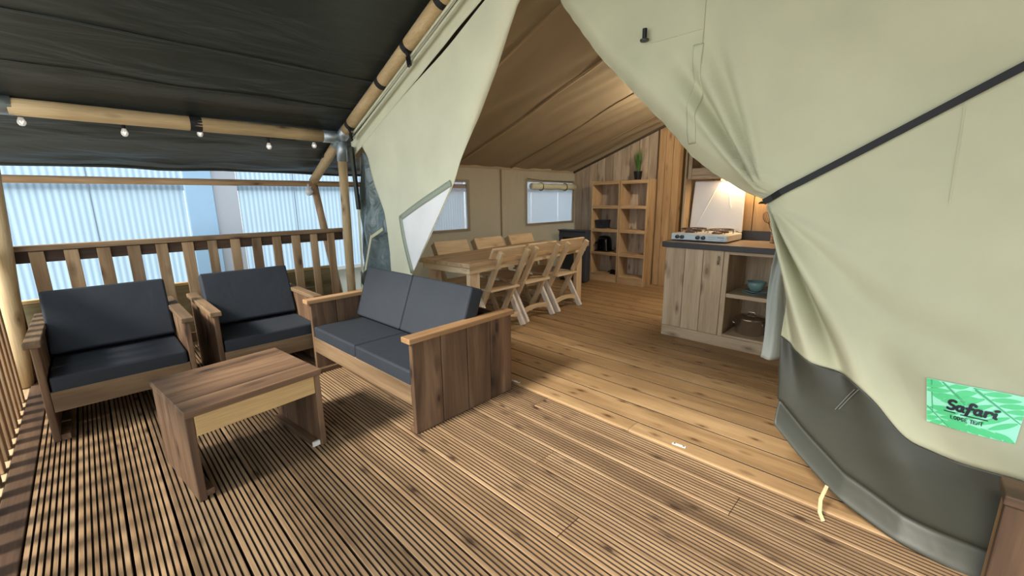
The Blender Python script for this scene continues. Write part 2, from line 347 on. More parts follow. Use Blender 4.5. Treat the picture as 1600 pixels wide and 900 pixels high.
# ---- canvas side wall with windows
YW = 4.49
def rz(y): return 1.776 + .353 * (YW - y)        # inner roof height on the left slope
wl = struct_root('wall_left')
def sidewave(x, z): return .012 * nz(x * 2.2, z * .7) + .004 * math.sin(x * 9) * (1 - z / 2)
W1 = (2.98, 3.666, .942, 1.551); W2 = (4.842, 5.995, .95, 1.58)
def wallpiece(x0, x1, z0, z1, name='canvas_panel'):
    nu = max(2, int((x1 - x0) / .06)); nv = max(2, int((z1 - z0) / .1))
    return MB().grid(lambda u, v: (x0 + (x1 - x0) * u, YW + sidewave(x0 + (x1 - x0) * u, z0 + (z1 - z0) * v), z0 + (z1 - z0) * v), nu, nv).obj(name, M_WALLC, wl, smooth=True)
wallpiece(2.2, W1[0], 0, 1.8); wallpiece(W1[1], W2[0], 0, 1.8); wallpiece(W2[1], 6.12, 0, 1.8)
for W in (W1, W2): wallpiece(W[0], W[1], 0, W[2]); wallpiece(W[0], W[1], W[3], 1.8)
wallpiece(6.12, 8.2, 0, 1.8)
MB().grid(lambda u, v: (2.2 + 3.85 * u, YW - .02, 1.745 + .025 * v), 20, 1).obj('eave_hem', M_WALLC, wl)
MB().grid(lambda u, v: (4.28 + .03 * u, YW - .022 + .01 * math.sin(u * 9), 1.74 * v), 8, 12).obj('wall_seam', M_WALLC, wl)
for i, W in enumerate((W1, W2)):
    win = struct_root('window_%d' % (i + 1))
    m = MB(); t = .035
    for (x0_, x1_, z0_, z1_) in ((W[0] - t, W[1] + t, W[3], W[3] + t), (W[0] - t, W[1] + t, W[2] - t, W[2]), (W[0] - t, W[0], W[2], W[3]), (W[1], W[1] + t, W[2], W[3])):
        m.add([(x0_, YW - .026, z0_), (x1_, YW - .026, z0_), (x1_, YW - .026, z1_), (x0_, YW - .026, z1_)], [(0, 1, 2, 3)])
    m.obj('window_border', plain('border_%d' % i, lin(150, 138, 120), .8), win)
    MB().grid(lambda u, v: (W[0] + (W[1] - W[0]) * u, YW + .008 * nz(u * 5, v * 3, i), W[2] + (W[3] - W[2]) * v), 14, 8).obj('window_film', clear('clear_film_%d' % i, lin(190, 178, 174), .45, .2), win, smooth=True)
    if i:
        MB().tube([(4.9 + k * .1095, YW - .06 - .006 * math.sin(k * 1.3), 1.515 - .006 * math.sin(k * 2)) for k in range(11)], .05, 14).obj('rolled_blind', M_CREAM, win, smooth=True)
        for x in (5.12, 5.72):
            MB().tube([(x, YW - .06 + .056 * math.cos(a), 1.512 + .06 * math.sin(a)) for a in [k * PI / 6 for k in range(13)]], .006, 6).obj('blind_tie', M_CORD, win)
        MB().tube([(4.83, YW - .03, 1.63), (5.2, YW - .03, 1.605), (5.98, YW - .03, 1.60)], .004, 6).obj('tie_cord', M_CORD, win)

# ---- inner tent roof (the ceiling), left and right slopes, with sewn seams
RX0, RX1 = 2.1, 6.15
def inner(x, y):
    base = 1.776 + .353 * (YW - y) if y > 1.85 else 1.776 + .353 * (YW - 1.85) - .353 * (1.85 - y)
    s = abs(y - 1.85) / 2.64
    k = .03 * math.sin(s * PI) * (1 - abs(math.sin((x - 3.45) * PI / 1.02)))  # drape between the seams
    k2 = .012 * math.sin(x * 16 + 3 * s) * sst(.0, .8, s) * .6 + .02 * nz(x * 1.8, y * 1.1)
    # pulled pleats fanning from the ridge
    k3 = .008 * math.sin((x + y * .25) * 26) * (1 - sst(.1, .9, s)) * sst(-.2, .4, nz(x * .9, y * .8, 4) + .2)
    return base - k + k2 + k3 - .0
cl = MB().grid(lambda u, v: (RX0 + (RX1 - RX0) * u, YW - (YW - 1.85) * v, inner(RX0 + (RX1 - RX0) * u, YW - (YW - 1.85) * v)), 130, 70).obj('ceiling', M_INNER, smooth=True, kind='structure')
MB().grid(lambda u, v: (RX0 + (RX1 - RX0) * u, 1.85 - 2.64 * v, inner(RX0 + (RX1 - RX0) * u, 1.85 - 2.64 * v)), 60, 40).obj('roof_panel', M_INNER, cl, smooth=True)
for x in (2.55, 3.46, 4.44, 5.45):
    MB().ribbon([(x + .22 * (1 - j / 30) * (0 if x > 5 else .25), YW - 2.6 * j / 30, inner(x, YW - 2.6 * j / 30) - .012) for j in range(31)], .035, .004, (0, .3, 1)).obj('roof_seam', M_INNER, cl, smooth=True)
MB().tube([(6.02, YW - .02, rz(YW) - .02), (6.02, 1.85, rz(1.85) - .02), (6.02, -.75, rz(1.85) - .02 - .353 * 2.6)], .018, 8).obj('rear_piping', plain('dark_piping', lin(70, 62, 50), .8), cl)

# ---- plank wall behind the shelves
XW = 6.06
wb = MB().box(XW + .03, XW + .05, 2.69, YW, 0, 1.7).obj('wall_back', M_DARKGAP, kind='structure')
y = YW - .02; k = 0; random.seed(11)
while y > 2.72:
    wd = .148 if y > 3.1 else .116
    y1 = max(y - wd + .006, 2.69); za, zb = rz(y) - .015, rz(y1) - .015
    MB().hexa([(XW, y1, 0.007), (XW + .024, y1, 0.007), (XW + .024, y, 0.007), (XW, y, 0.007)], [(XW, y1, zb), (XW + .024, y1, zb), (XW + .024, y, za), (XW, y, za)]).obj('plank', wood('weathered' if y > 3.1 else 'wallwarm', 'z'), wb, bevel=.003)  # grey left, warm right: window and lamp light put into the plank colours
    y -= wd; k += 1
MB().box(XW - .012, XW + .1, 2.655, 2.688, .007, rz(2.67) - .03).obj('end_post', wood('wallwarm', 'z'), wb, bevel=.003)

# ---- bedroom beyond the doorway, right wall and rear closure
bc = MB().grid(lambda u, v: (8.2, -1.4 + 6 * u, .0 + 3.0 * v), 8, 4).obj('wall_bedroom', M_DARKCL, kind='structure')
MB().grid(lambda u, v: (6.0 + 2.2 * u, 2.95 + .03 * math.sin(u * 40), .02 + 2.4 * v), 60, 6).obj('bedroom_curtain', M_DARKCL, bc, smooth=True)
wr = MB().grid(lambda u, v: (2.1 + 6.1 * u, -.79, 1.78 * v), 30, 8).obj('wall_right', M_WALLC, kind='structure')
rb = MB().grid(lambda u, v: (6.1 + 2.1 * u, YW - 5.28 * v, (inner(6.1, YW - 5.28 * v))), 6, 40).obj('ceiling_bedroom', M_DARKCL, kind='structure')

# ---- kitchen plank wall
XK = 4.47
wk = MB().box(XK + .03, XK + .05, -.78, 1.76, 0, 1.7).obj('wall_kitchen', M_DARKGAP, kind='structure')
y = 1.79
def rk(y): return (rz(y) if y > 1.85 else rz(1.85) - .353 * (1.85 - y)) - .05
while y > -.7:
    y1 = max(y - .19, -.78)
    MB().hexa([(XK, y1 + .007, .007), (XK + .024, y1 + .007, .007), (XK + .024, y, .007), (XK, y, .007)], [(XK, y1 + .007, rk(y1)), (XK + .024, y1 + .007, rk(y1)), (XK + .024, y, rk(y)), (XK, y, rk(y))]).obj('plank', wood('wallwarm', 'z'), wk, bevel=.003)
    y = y1

# ================================================================== FLY SHEET AND POLES
def fz(y): return 2.06 + .42 * (4.553 - y) if y > 1.85 else 2.06 + .42 * (4.553 - 1.85) - .42 * (1.85 - y)
FX0, FX1 = -.64, 6.5
def fxe(y): return -1.14 + .5 * min(1, abs(y - 1.85) / 1.1)    # unseen front hem, pointed at the ridge so its floor shadow runs straight
def fly(x, y):
    s = sst(4.62, 4.9, y) ; e = sst(4.6, 5.45, y)
    wr_ = .010 * nz(x * .8, y * 4, 2) + .006 * nz(x * 2, y * 9, 7) + e * .016 * nz(x * 2.3 + y * 2.2, y * 5, 3) + .012 * math.sin(y * 7 + .5 * math.sin(x * 1.3)) * .5
    return fz(y) + wr_ - .02 * s
ft = thing('fly_sheet', 'black tarpaulin fly sheet stretched over the poles above the veranda', 'tarpaulin')
def slope(y0, y1):
    def f(u, v):
        y = y0 + (y1 - y0) * v; x = fxe(y) + (FX1 - fxe(y)) * u; return (x, y, fly(x, y))
    return f
MB().grid(slope(5.47, 1.85), 110, 90).obj('left_slope', M_TARP, ft, smooth=True)
MB().grid(slope(1.85, -1.8), 50, 40).obj('right_slope', M_TARP, ft, smooth=True)
for yy in (3.79, 4.20):
    MB().ribbon([(FX0 + .05 + 7.0 * j / 60, yy + .008 * math.sin(j * .7), fly(FX0 + .05 + 7.0 * j / 60, yy) - .008) for j in range(61)], .022, .004, (0, .4, 1)).obj('welded_seam', M_TARP, ft, smooth=True)
MB().tube([(FX0 + 7.1 * j / 40, 5.46, fly(FX0 + 7.1 * j / 40, 5.47)) for j in range(41)], .012, 6).obj('hem', M_TARP, ft, smooth=True)

NX, NY, NZ = 2.05, 4.553, 1.98     # the pipe joint
rafter_d = Vector((0, 2.718 - 4.553, 2.726 - 1.98)).normalized()
def pole(name, pts, r, label, mat, group=None):
    o = thing(name, label, 'pole', pts[0] if pts[0][2] < pts[-1][2] else pts[-1], 0, group)
    b = Vector(o.location); P = [Vector(p) - b for p in pts]
    q = []
    for i in range(len(P) - 1):
        for k in range(8): q.append(P[i].lerp(P[i + 1], k / 8))
    q.append(P[-1])
    MB().tube(q, [r * (1 + .02 * math.sin(i * 1.7)) for i in range(len(q))], 16).obj('shaft', mat, o, smooth=True)
    return o
node = Vector((NX, NY, NZ))
rup = node + rafter_d * .13; rtop = node + rafter_d * 2.78
raf = pole('rafter_pole', [tuple(rup), tuple(rtop)], .056, 'round wooden rafter pole sloping up under the tarpaulin beside the canvas gable', wood('pole', 'y'))
rdn = node - rafter_d * .1; rend = Vector((2.05, 5.43, 1.565))
raf2 = pole('rafter_pole', [tuple(rend), tuple(rdn)], .05, 'short round pole running down from the galvanised joint to the eave', wood('pole', 'y'))
def band(parent, p, d, r, name='strap', hw=.024):
    p = Vector(p) - Vector(parent.location)
    MB().tube([p - d * hw, p + d * hw], r, 24).obj(name, M_BLACK, parent, smooth=False)
for yy in (2.72, 3.19, 3.64, 4.30):
    band(raf, node + rafter_d * ((NY - yy) / abs(rafter_d.y)), rafter_d, .061)
band(raf2, node - rafter_d * .42, rafter_d, .055)
# buckles hanging from two straps
for yy, dz in ((3.19, .0), (4.30, .02)):
    p = node + rafter_d * ((NY - yy) / abs(rafter_d.y)) - Vector(raf.location) + Vector((-.045, -.03, -.045))
    MB().ribbon([p, p + Vector((.0, -.04, -.05))], .03, .006, (1, 0, 0)).obj('strap_tail', M_BLACK, raf)
    MB().bar(p + Vector((-.004, -.04, -.05)), p + Vector((-.004, -.06, -.13)), .02, .042, (1, 0, 0)).obj('buckle', M_BLKP, raf, bevel=.004)
post_top = node + Vector((0, .02, -.2)); 
po = pole('tent_post', [(2.055, 4.66, .0), tuple(post_top)], .046, 'upright round post carrying the galvanised pipe joint at the end of the back railing', wood('pole', 'z'))
beam = pole('cross_beam', [(-.24, 4.585, 1.985), (1.865, 4.565, 1.98)], .058, 'horizontal round beam under the black tarpaulin, string lights hanging below', wood('pole', 'x'))
for x in (.80,):
    band(beam, (x, 4.58, 1.983), Vector((1, 0, 0)), .0635, hw=.042)
eav = pole('eave_beam', [(-2.2, 5.42, 1.535), (4.5, 5.42, 1.535)], .033, 'thin horizontal eave pole outside under the lower edge of the tarpaulin', wood('rail', 'x'))
lean = pole('leaning_pole', [(2.05, 4.90, -.0), (2.05, 5.42, 1.51)], .042, 'leaning pole outside the railing holding the eave near the tent corner', wood('rail', 'z'))
lp = pole('corner_post', [(-.50, 4.66, 0), (-.38, 4.60, 1.85)], .055, 'round post at the far left corner of the veranda', wood('pole', 'z'))
# galvanised joint
j = thing('pipe_joint', 'galvanised three way pipe joint at the top of the tent post', 'fitting', tuple(node))
MB().tube([(-.19, .012, 0), (0, 0, 0)], .062, 18).obj('side_socket', M_GALV, j, smooth=True)
MB().tube([(0, .02, -.24), (0, 0, 0)], .053, 18).obj('post_socket', M_GALV, j, smooth=True)
MB().tube([-rafter_d * .16, rafter_d * .0], .054, 18).obj('lower_socket', M_GALV, j, smooth=True)
MB().tube([rafter_d * 0, rafter_d * .15], .061, 18).obj('upper_socket', M_GALV, j, smooth=True)
MB().lathe([(0, -.066), (.04, -.05), (.064, 0), (.04, .05), (0, .066)], n=18).obj('hub', M_GALV, j, smooth=True)
j2 = thing('pipe_joint', 'galvanised pipe joint at the left end of the cross beam by the frame edge', 'fitting', (-.385, 4.59, 1.99))
MB().tube([(0, 0, 0), (.165, 0, 0)], .064, 18).obj('side_socket', M_GALV, j2, smooth=True)
MB().tube([(0, .0, -.2), (0, 0, 0)], .06, 18).obj('post_socket', M_GALV, j2, smooth=True)
MB().lathe([(0, -.07), (.05, -.05), (.068, 0), (.05, .05), (0, .07)], n=18).obj('hub', M_GALV, j2, smooth=True)

# string lights
sl = thing('string_lights', 'string of small clear bulbs hanging behind the cross beam under the tarpaulin', 'lights', (.8, 4.74, 1.96))
bp = [(-.199, 1.915), (.349, 1.893), (.856, 1.935), (1.404, 1.868), (1.84, 1.91)]
cord = [(-.6, 4.72, 2.01)]
for i, (x, z) in enumerate(bp):
    cord.append((x, 4.75, z + .075))
    if i < 4: cord.append(((x + bp[i + 1][0]) / 2, 4.75, min(1.985, (z + bp[i + 1][1]) / 2 + .05)))
cord.append((2.03, 4.72, 1.99))
MB().tube([Vector(c) - Vector(sl.location) for c in cord], .0035, 6).obj('cable', M_CORD, sl)
M_BULB = clear('bulb_glass', (1, 1, 1, 1), .45, .02); M_FIL = emit('led_filament', lin(255, 244, 225), 2)
for x, z in bp:
    c = Vector((x, 4.75, z)) - Vector(sl.location)
    b = MB().lathe([(.0, -.036), (.014, -.032), (.023, -.018), (.024, -.004), (.016, .016), (.012, .03)], tuple(c), 14).obj('bulb', M_BULB, sl, smooth=True)
    MB().tube([c + Vector((0, 0, .026)), c + Vector((0, 0, .08))], .014, 10).obj('lamp_holder', M_BLKP, b)
    MB().tube([c + Vector((-.008, 0, .0)), c + Vector((0, 0, -.02)), c + Vector((.008, 0, .0))], .003, 6).obj('filament', M_FIL, b)
gl = MB().lathe([(0, -.05), (.03, -.04), (.05, 0), (.03, .04), (.012, .05), (.012, .09)], (1.96, 5.36, 1.44), 16).obj('globe_lamp', M_GLOBE, smooth=True); tag(gl, 'small white globe hanging below the eave beside the leaning pole', 'lamp')

# ================================================================== RAILINGS
yr = 4.72
rl = thing('veranda_railing', 'brown wooden balustrade along the back of the veranda behind the armchairs', 'railing', (.8, yr, 0))
def L_(x, y, z): return (x - .8, y - yr, z)
random.seed(5)
MB().box(-.5 - .8, 2.06 - .8, -.03, .045, .99, 1.03).obj('handrail', wood('rail', 'x'), rl, bevel=.004)
MB().box(-.48 - .8, 2.05 - .8, .012, .042, .90, .99).obj('top_rail', wood('raildark', 'x'), rl, bevel=.003)
MB().box(-.48 - .8, 2.05 - .8, .012, .042, .06, .15).obj('bottom_rail', wood('raildark', 'x'), rl, bevel=.003)
MB().box(-.472 - .8, -.415 - .8, -.02, .04, 0, .99).obj('corner_post', wood('raildark', 'z'), rl, bevel=.003)
for i in range(14):
    x = (-.276 + .1785 * i) * 1.0203 - .8; wd = .072 + .012 * random.random()
    MB().box(x - wd / 2, x + wd / 2, -.014, .010, .03, .985).obj('baluster', wood('rail', 'z'), rl, bevel=.004)
rs = thing('veranda_railing', 'wooden balustrade along the left edge of the veranda at the frame edge', 'railing', (-.50, 2, 0))
MB().box(-.045, .045, -3.4, 2.54, .99, 1.03).obj('handrail', wood('rail', 'y'), rs, bevel=.004)
MB().box(-.03, -.0, -3.4, 2.54, .90, .99).obj('top_rail', wood('raildark', 'y'), rs, bevel=.003)
for i in range(34):
    y = 4.32 - .158 * i - 2
    MB().box(-.001, .022, y - .036, y + .036, -.01, .985).obj('baluster', wood('rail', 'z'), rs, bevel=.004)
lw = thing('board_wall', 'low wall of olive weathered boards with a pale top edge behind the railing', 'wall', (.8, 4.86, 0))
for z0, z1 in ((-.02, .18), (.185, .38), (.385, .575)):
    MB().box(-1.4, 1.15, 0, .03, z0, z1).obj('board', wood('olive', 'x'), lw, bevel=.003)
MB().box(-1.4, 1.15, -.012, .042, .578, .605).obj('top_board', wood('raw', 'x'), lw, bevel=.003)

# ================================================================== TENT FRONT CANVASES
XC = 2.085; KC = XC / 2.05
def place(Y, z, d): return (XC + d, Y * KC, 1.33 + (z - 1.33) * KC)
# --- right canvas
LK = [(0, (1.87, 2.95)), (.1, (1.66, 2.41)), (.2, (1.398, 2.075)), (.3, (1.016, 1.69)), (.36, (.863, 1.52)), (.41, (.754, 1.437)), (.47, (.611, 1.348)), (.5, (.516, 1.31)), (.54, (.493, 1.227)), (.58, (.466, 1.134)), (.63, (.424, 1.0)), (.68, (.408, .892)), (.75, (.406, .721)), (.82, (.39, .517)), (.86, (.373, .353)), (.90, (.27, .25)), (.94, (.12, .118)), (.97, (-.066, .04)), (1, (-.283, .012))]
RK = [(0, (1.80, 2.94)), (.3, (.2, 2.28)), (.47, (-.75, 1.885)), (1, (-.75, .012))]
ZM = [(-.75, .40), (-.3, .411), (-.184, .395), (-.031, .439), (.05, .55), (.121, .619), (.25, .655), (.35, .69), (.40, .735), (.6, .80)]
ZB = [(-.75, .012), (-.283, .012), (-.066, .04), (.12, .118), (.27, .25), (.373, .353), (.5, .5)]
T = (.518, 1.31)
def DR(Y, z):
    dy, dz = T[0] - Y, T[1] - z; r = math.hypot(dy, dz) + 1e-4; th = math.degrees(math.atan2(dy, dz))
    if th < -90: th += 360
    a = 2 * (r / .35) / (1 + (r / .35) ** 2)
    d = 0
    G_ = lambda c, w_: math.exp(-((th - c) / w_) ** 2)
    if th < 95:
        d += 1.5 * a * (.050 * G_(27, 2.4) - .032 * G_(33, 4.5) - .036 * G_(20.5, 3) + .032 * G_(14, 2.2) - .022 * G_(9, 2.5)) * (1 - sst(.55, .95, r))
        d += .016 * a * G_(46, 4) - .012 * a * G_(56, 6)
        d -= .03 * a * G_(30, 26)
    if th > 150:
        d += 1.4 * a * (.034 * G_(213, 2.6) - .026 * G_(208, 3) - .022 * G_(219, 3) + .02 * G_(201.5, 2.4) - .018 * G_(196, 4)) * (1 - sst(.5, .9, r))
        d -= .02 * a * G_(222, 8)
    # strap pulls the cloth in along its line
    du = abs(dy * math.sin(math.radians(122 - 90)) + (-dz) * -math.cos(math.radians(122 - 90)))
    d += .014 * nz(Y * 2.2, z * 2.2, 5) * sst(0, .3, r)
    d *= 1 - .6 * (1 - sst(.0, .15, Y)) * sst(.34, .46, z) * (1 - sst(.76, .9, z))
    # groundsheet: flared hem along the floor with a crease above it
    zb = tri(ZB, Y); h = z - zb
    if h < .14 and z < .45: d += -.045 * (1 - sst(0, .07, h)) + .022 * math.exp(-((h - .085) / .02) ** 2)
    if dz > 0:
        k = sst(.5, .85, r) * (1 - sst(1.2, 1.6, r))
        d += k * (-.030 * G_(30, 4) + .016 * G_(37, 3.5) - .016 * G_(45, 5) + .010 * G_(52, 4))
    return d
NU, NV = 130, 150
LT = [(v / .75, p) for v, p in LK if v <= .75][:-1] + [(1, (.402, .735))]
RT = [(0, (1.80, 2.94)), (.4, (.2, 2.28)), (.62, (-.75, 1.885)), (1, (-.75, .40))]
def zmY(u): Y = .402 + (-.75 - .402) * u; return (Y, tri(ZM, Y))
def smooth_poly(keys, u, w=.045):     # softened polyline so that hems have no corners
    ps = [keys(min(1, max(0, u + k * w / 2))) for k in (-2, -1, 0, 1, 2)]; wt_ = (1, 2, 3, 2, 1)
    return tuple(sum(p[i] * q for p, q in zip(ps, wt_)) / 9 for i in (0, 1))
EDGE = [tri(LK, k * .5 / 120) for k in range(121)]
def curl(Y, z):
    if z < 1.25: return 0
    e2 = min((Y - a) ** 2 + (z - b) ** 2 for a, b in EDGE); ed = math.sqrt(e2)
    return (.05 * math.exp(-ed / .035) - .018 * math.exp(-((ed - .07) / .05) ** 2)) * sst(1.25, 1.34, z)
def topP(u, v):
    u = u ** 1.2
    l, r_ = tri(LT, v), tri(RT, v); Y, z = l[0] + (r_[0] - l[0]) * u, l[1] + (r_[1] - l[1]) * u
    e = (.402 + (-.75 - .402) * u, .735 + (.40 - .735) * u); c = smooth_poly(zmY, u) if .06 < u < .94 else zmY(u); w_ = sst(.62, 1, v)
    Y += (c[0] - e[0]) * w_; z += (c[1] - e[1]) * w_
    ed = math.hypot(Y - l[0], z - l[1]); d = DR(Y, z)
    d += curl(Y, z) + .03 * math.exp(-ed / .03) * (1 - sst(1.22, 1.3, z))
    return Vector(place(Y, z, d)) - Vector((2.085, -.2, 0))
BK = [(0, (.373, .353)), (.10, (.27, .25)), (.24, (.12, .118)), (.42, (-.066, .04)), (.6, (-.283, .012)), (1, (-.75, .012))]
def skirtP(u, v):
    uu = u; t_ = smooth_poly(zmY, u) if .06 < u < .94 else zmY(u); b_ = smooth_poly(lambda q: tri(BK, q), u) if .06 < u < .94 else tri(BK, u)
    Y, z = t_[0] + (b_[0] - t_[0]) * v, t_[1] + (b_[1] - t_[1]) * v
    return Vector(place(Y, z, DR(Y, z) - .004 + .03 * math.exp(-u / .02) * (1 - v))) - Vector((2.085, -.2, 0))
rc = thing('tent_front_canvas', 'sage green tent front canvas pulled aside by a black strap on the right', 'canvas', (2.085, -.2, 0))
rl0 = Vector(rc.location)
MB().grid(topP, NU, NV).obj('canvas_sheet', M_CANVAS, rc, smooth=True, solid=.003)
MB().grid(skirtP, 110, 60).obj('groundsheet_skirt', M_MUD, rc, smooth=True, solid=.003, label='dark olive skirt along the foot of the canvas')
def onR(Y, z, off): return Vector(place(Y, z, DR(Y, z) + curl(Y, z) - off)) - rl0
# strap
A, B = Vector((.527, 1.305)), Vector((-.75, 2.075))
sp = []
for k in range(41):
    q = A.lerp(B, k / 40); sp.append(onR(q.x, q.y, .012))
MB().ribbon(sp, .026, .004, (1, 0, 0)).obj('tie_strap', M_BLACK, rc, label='taut black strap')
MB().ribbon([sp[0], sp[0] + Vector((.02, .012, -.006)), sp[0] + Vector((.12, .03, .0))], .024, .004, (0, 0, 1)).obj('strap_loop', M_BLACK, rc)
# toggle peg
c = onR(1.099, 2.079, .012)
MB().lathe([(.0, 0), (.011, 0), (.011, .045), (0, .045)], tuple(c + Vector((-.012, 0, -.01))), 10).lathe([(0, 0), (.02, .001), (.022, .008), (.012, .014), (0, .014)], tuple(c + Vector((-.012, 0, -.022))), 14).obj('toggle_peg', M_BLKP, rc, smooth=False)
# seam band and fine seams
MB().grid(lambda u, v: onR(.845 + .042 * (u - .5), 1.99 - .42 * v, .004), 6, 40).obj('seam_band', M_CANVAS, rc, smooth=True, solid=.003)
MB().ribbon([onR(.83, 2.4 - .41 * k / 6, .005) for k in range(7)], .003, .003, (1, 0, 0)).obj('seam_line', M_CANVAS, rc)
MB().ribbon([onR(1.08 - .25 * k / 8, 2.05 - .06 * k / 8 * 0 + .0 * k, .004) for k in range(9)], .004, .003, (1, 0, 0)).obj('seam_line', M_CANVAS, rc)
MB().ribbon([onR(-.02 - .01 * k / 20, 1.62 - .32 * k / 20, .003) for k in range(21)], .004, .002, (1, 0, 0)).obj('seam_line', M_CANVAS, rc)
# stitched patch on the skirt
for o_ in (0, .012):
    MB().ribbon([onR(.115 + o_ + .05 * k / 8, .60 - o_ * .5 - .11 * k / 8, .012) for k in range(9)], .0022, .002, (1, 0, 0)).obj('stitching', plain('grey_thread_%d' % int(o_ * 1000), lin(120, 124, 116), .7), rc)
# white web loop at the hem
MB().ribbon([onR(.16, .165, .02), onR(.17, .12, .06), onR(.165, .07, .075), onR(.15, .035, .07)], .014, .003, (1, .6, 0)).obj('web_loop', plain('webbing_pale', lin(186, 172, 130), .8), rc)
# grey lining strip hanging inside the gathered edge
def lin_s(u, v):
    z = 1.12 - v * .555; y0 = .487 + .028 * v; wdt = .05 + .06 * v
    return Vector((2.2 + .02 * math.sin(u * 7 + v * 2) + .05 * u, y0 - wdt * u + .01 * math.sin(v * 5), z)) - rl0
MB().grid(lin_s, 14, 26).obj('lining_strip', M_LINING, rc, smooth=True, solid=.003)

# sign sewn on the canvas: bilinear patch following the cloth
SQ = [(-.060, .692), (-.298, .687), (-.290, .529), (-.083, .522)]   # TL, TR, BR, BL
def sgp(u, v, off):     # u right 0..1, v down 0..1
    a = [SQ[0][i] + (SQ[1][i] - SQ[0][i]) * u for i in (0, 1)]; b = [SQ[3][i] + (SQ[2][i] - SQ[3][i]) * u for i in (0, 1)]
    Y, z = a[0] + (b[0] - a[0]) * v, a[1] + (b[1] - a[1]) * v
    return onR(Y, z, off)
sg = MB().grid(lambda u, v: sgp(u, v, .008), 16, 10).obj('sign', plain('sign_mint', lin(166, 246, 212), .45), rc, smooth=True, label='mint green fabric sign printed with palm fronds')
ASP = 1.42
def clip_poly(P):
    def cl(P, ax, lim, s):
        o = []
        for i in range(len(P)):
            a, b = P[i], P[(i + 1) % len(P)]; ia, ib = s * (a[ax] - lim) >= 0, s * (b[ax] - lim) >= 0
            if ia: o.append(a)
            if ia != ib:
                t = (lim - a[ax]) / (b[ax] - a[ax]); o.append(tuple(a[k] + (b[k] - a[k]) * t for k in (0, 1)))
        return o
    for ax, lim, s in ((0, .005, 1), (0, .995, -1), (1, .008, 1), (1, .992, -1)):
        if P: P = cl(P, ax, lim, s)
    return P
lf = MB(); st = MB()
def polyadd(m, P, off):
    P = clip_poly(P)
    if len(P) >= 3: m.add([sgp(u, v, off) for u, v in P], [tuple(range(len(P)))])
def frond(p, q, n, ln, ang, sides=(1, -1)):
    (x0, y0), (x1, y1) = p, q; dx, dy = (x1 - x0) * ASP, y1 - y0; base = math.atan2(dy, dx); Ln = math.hypot(dx, dy)
    nx, ny = -math.sin(base) * .012, math.cos(base) * .012
    polyadd(st, [((x0 * ASP + nx) / ASP, y0 + ny), ((x1 * ASP + nx * .5) / ASP, y1 + ny * .5), ((x1 * ASP - nx * .5) / ASP, y1 - ny * .5), ((x0 * ASP - nx) / ASP, y0 - ny)], .0112)
    for k in range(n):
        t = (k + .4) / n; cx, cy = x0 * ASP + dx * t, y0 + dy * t
        for s in sides:
            a = base + s * math.radians(ang); l = ln * (.6 + .4 * math.sin(PI * (t * .8 + .15))); wv = .052
            pts = []
            for i in range(9):
                f = i / 8; pts.append((cx + math.cos(a) * l * (f + .06), cy + math.sin(a) * l * (f + .06), wv * math.sin(PI * min(1, f * .94 + .04)) ** .8))
            up = [((X - math.sin(a) * ww) / ASP, Yy + math.cos(a) * ww) for X, Yy, ww in pts]; dn = [((X + math.sin(a) * ww) / ASP, Yy - math.cos(a) * ww) for X, Yy, ww in pts]
            polyadd(lf, up + dn[::-1], .0102)
frond((.13, -.05), (.42, .40), 5, .40, 118, (1,)); frond((.13, -.05), (.42, .36), 4, .30, 62, (-1,))
frond((.46, -.02), (1.04, .62), 7, .40, 50, (-1,)); frond((.5, .05), (1.04, .62), 6, .60, 112, (1,))
frond((.0, .62), (.30, 1.03), 5, .40, 60, (-1,)); frond((.0, .62), (.30, 1.03), 5, .28, 110, (1,))
frond((.05, -.1), (.07, .75), 3, .2, 60, (-1,))
frond((1.05, .99), (.30, .99), 6, .40, 24, (1,))
lf.obj('leaf_print', plain('print_green', lin(92, 214, 142), .5), sg); st.obj('stem_print', plain('print_stem', lin(66, 180, 120), .5), sg)
ink = plain('print_ink', lin(22, 30, 44), .5)
# brush lettering: strokes in letter units
tx = MB()
def stroke(P, wd, off=.0125):
    out = []
    for i in range(len(P)):
        a, b = P[max(i - 1, 0)], P[min(i + 1, len(P) - 1)]; d = math.atan2(b[1] - a[1], b[0] - a[0])
        out.append((P[i][0], P[i][1], d))
    L1 = [(x - math.sin(d) * wd, y + math.cos(d) * wd) for x, y, d in out]; L2 = [(x + math.sin(d) * wd, y - math.cos(d) * wd) for x, y, d in out]
    vs = [sgp(u / ASP, v, off) for u, v in L1 + L2]; n = len(P)
    tx.add(vs, [(i, i + 1, n + i + 1, n + i) for i in range(n - 1)])
    for e in (0, n - 1):
        c = P[e]; tx.add([sgp((c[0] + wd * math.cos(k * PI / 4)) / ASP, c[1] + wd * math.sin(k * PI / 4), off) for k in range(8)], [tuple(range(8))])
def arc(cx, cy, rx, ry, a0, a1, n=10): return [(cx + rx * math.cos(math.radians(a0 + (a1 - a0) * k / n)), cy + ry * math.sin(math.radians(a0 + (a1 - a0) * k / n))) for k in range(n + 1)]
LET = {
    'S': [arc(.55, .28, .34, .24, -40, -230) + arc(.45, .74, .36, .24, -70, 140)],
    'a': [arc(.4, .72, .30, .26, -50, -400), [(.68, .48), (.66, .9), (.82, .98)]],
    'f': [arc(.62, .18, .26, .16, -10, -150) + [(.36, .6), (.22, 1.25)], [(.1, .55), (.75, .5)]],
    'r': [[(.2, .5), (.22, .98)], arc(.55, .72, .32, .24, -150, -30)],
    'i': [[(.25, .52), (.22, .95), (.4, .97)], [(.16, .24), (.40, .18)]],
}
def word(s, x, y, h, adv, wd):
    for ch in s:
        for P in LET[ch]: stroke([(x + (px - .18 * (py - 1)) * h * .72, y + py * h) for px, py in P], wd)
        x += adv[ch] * h * .80
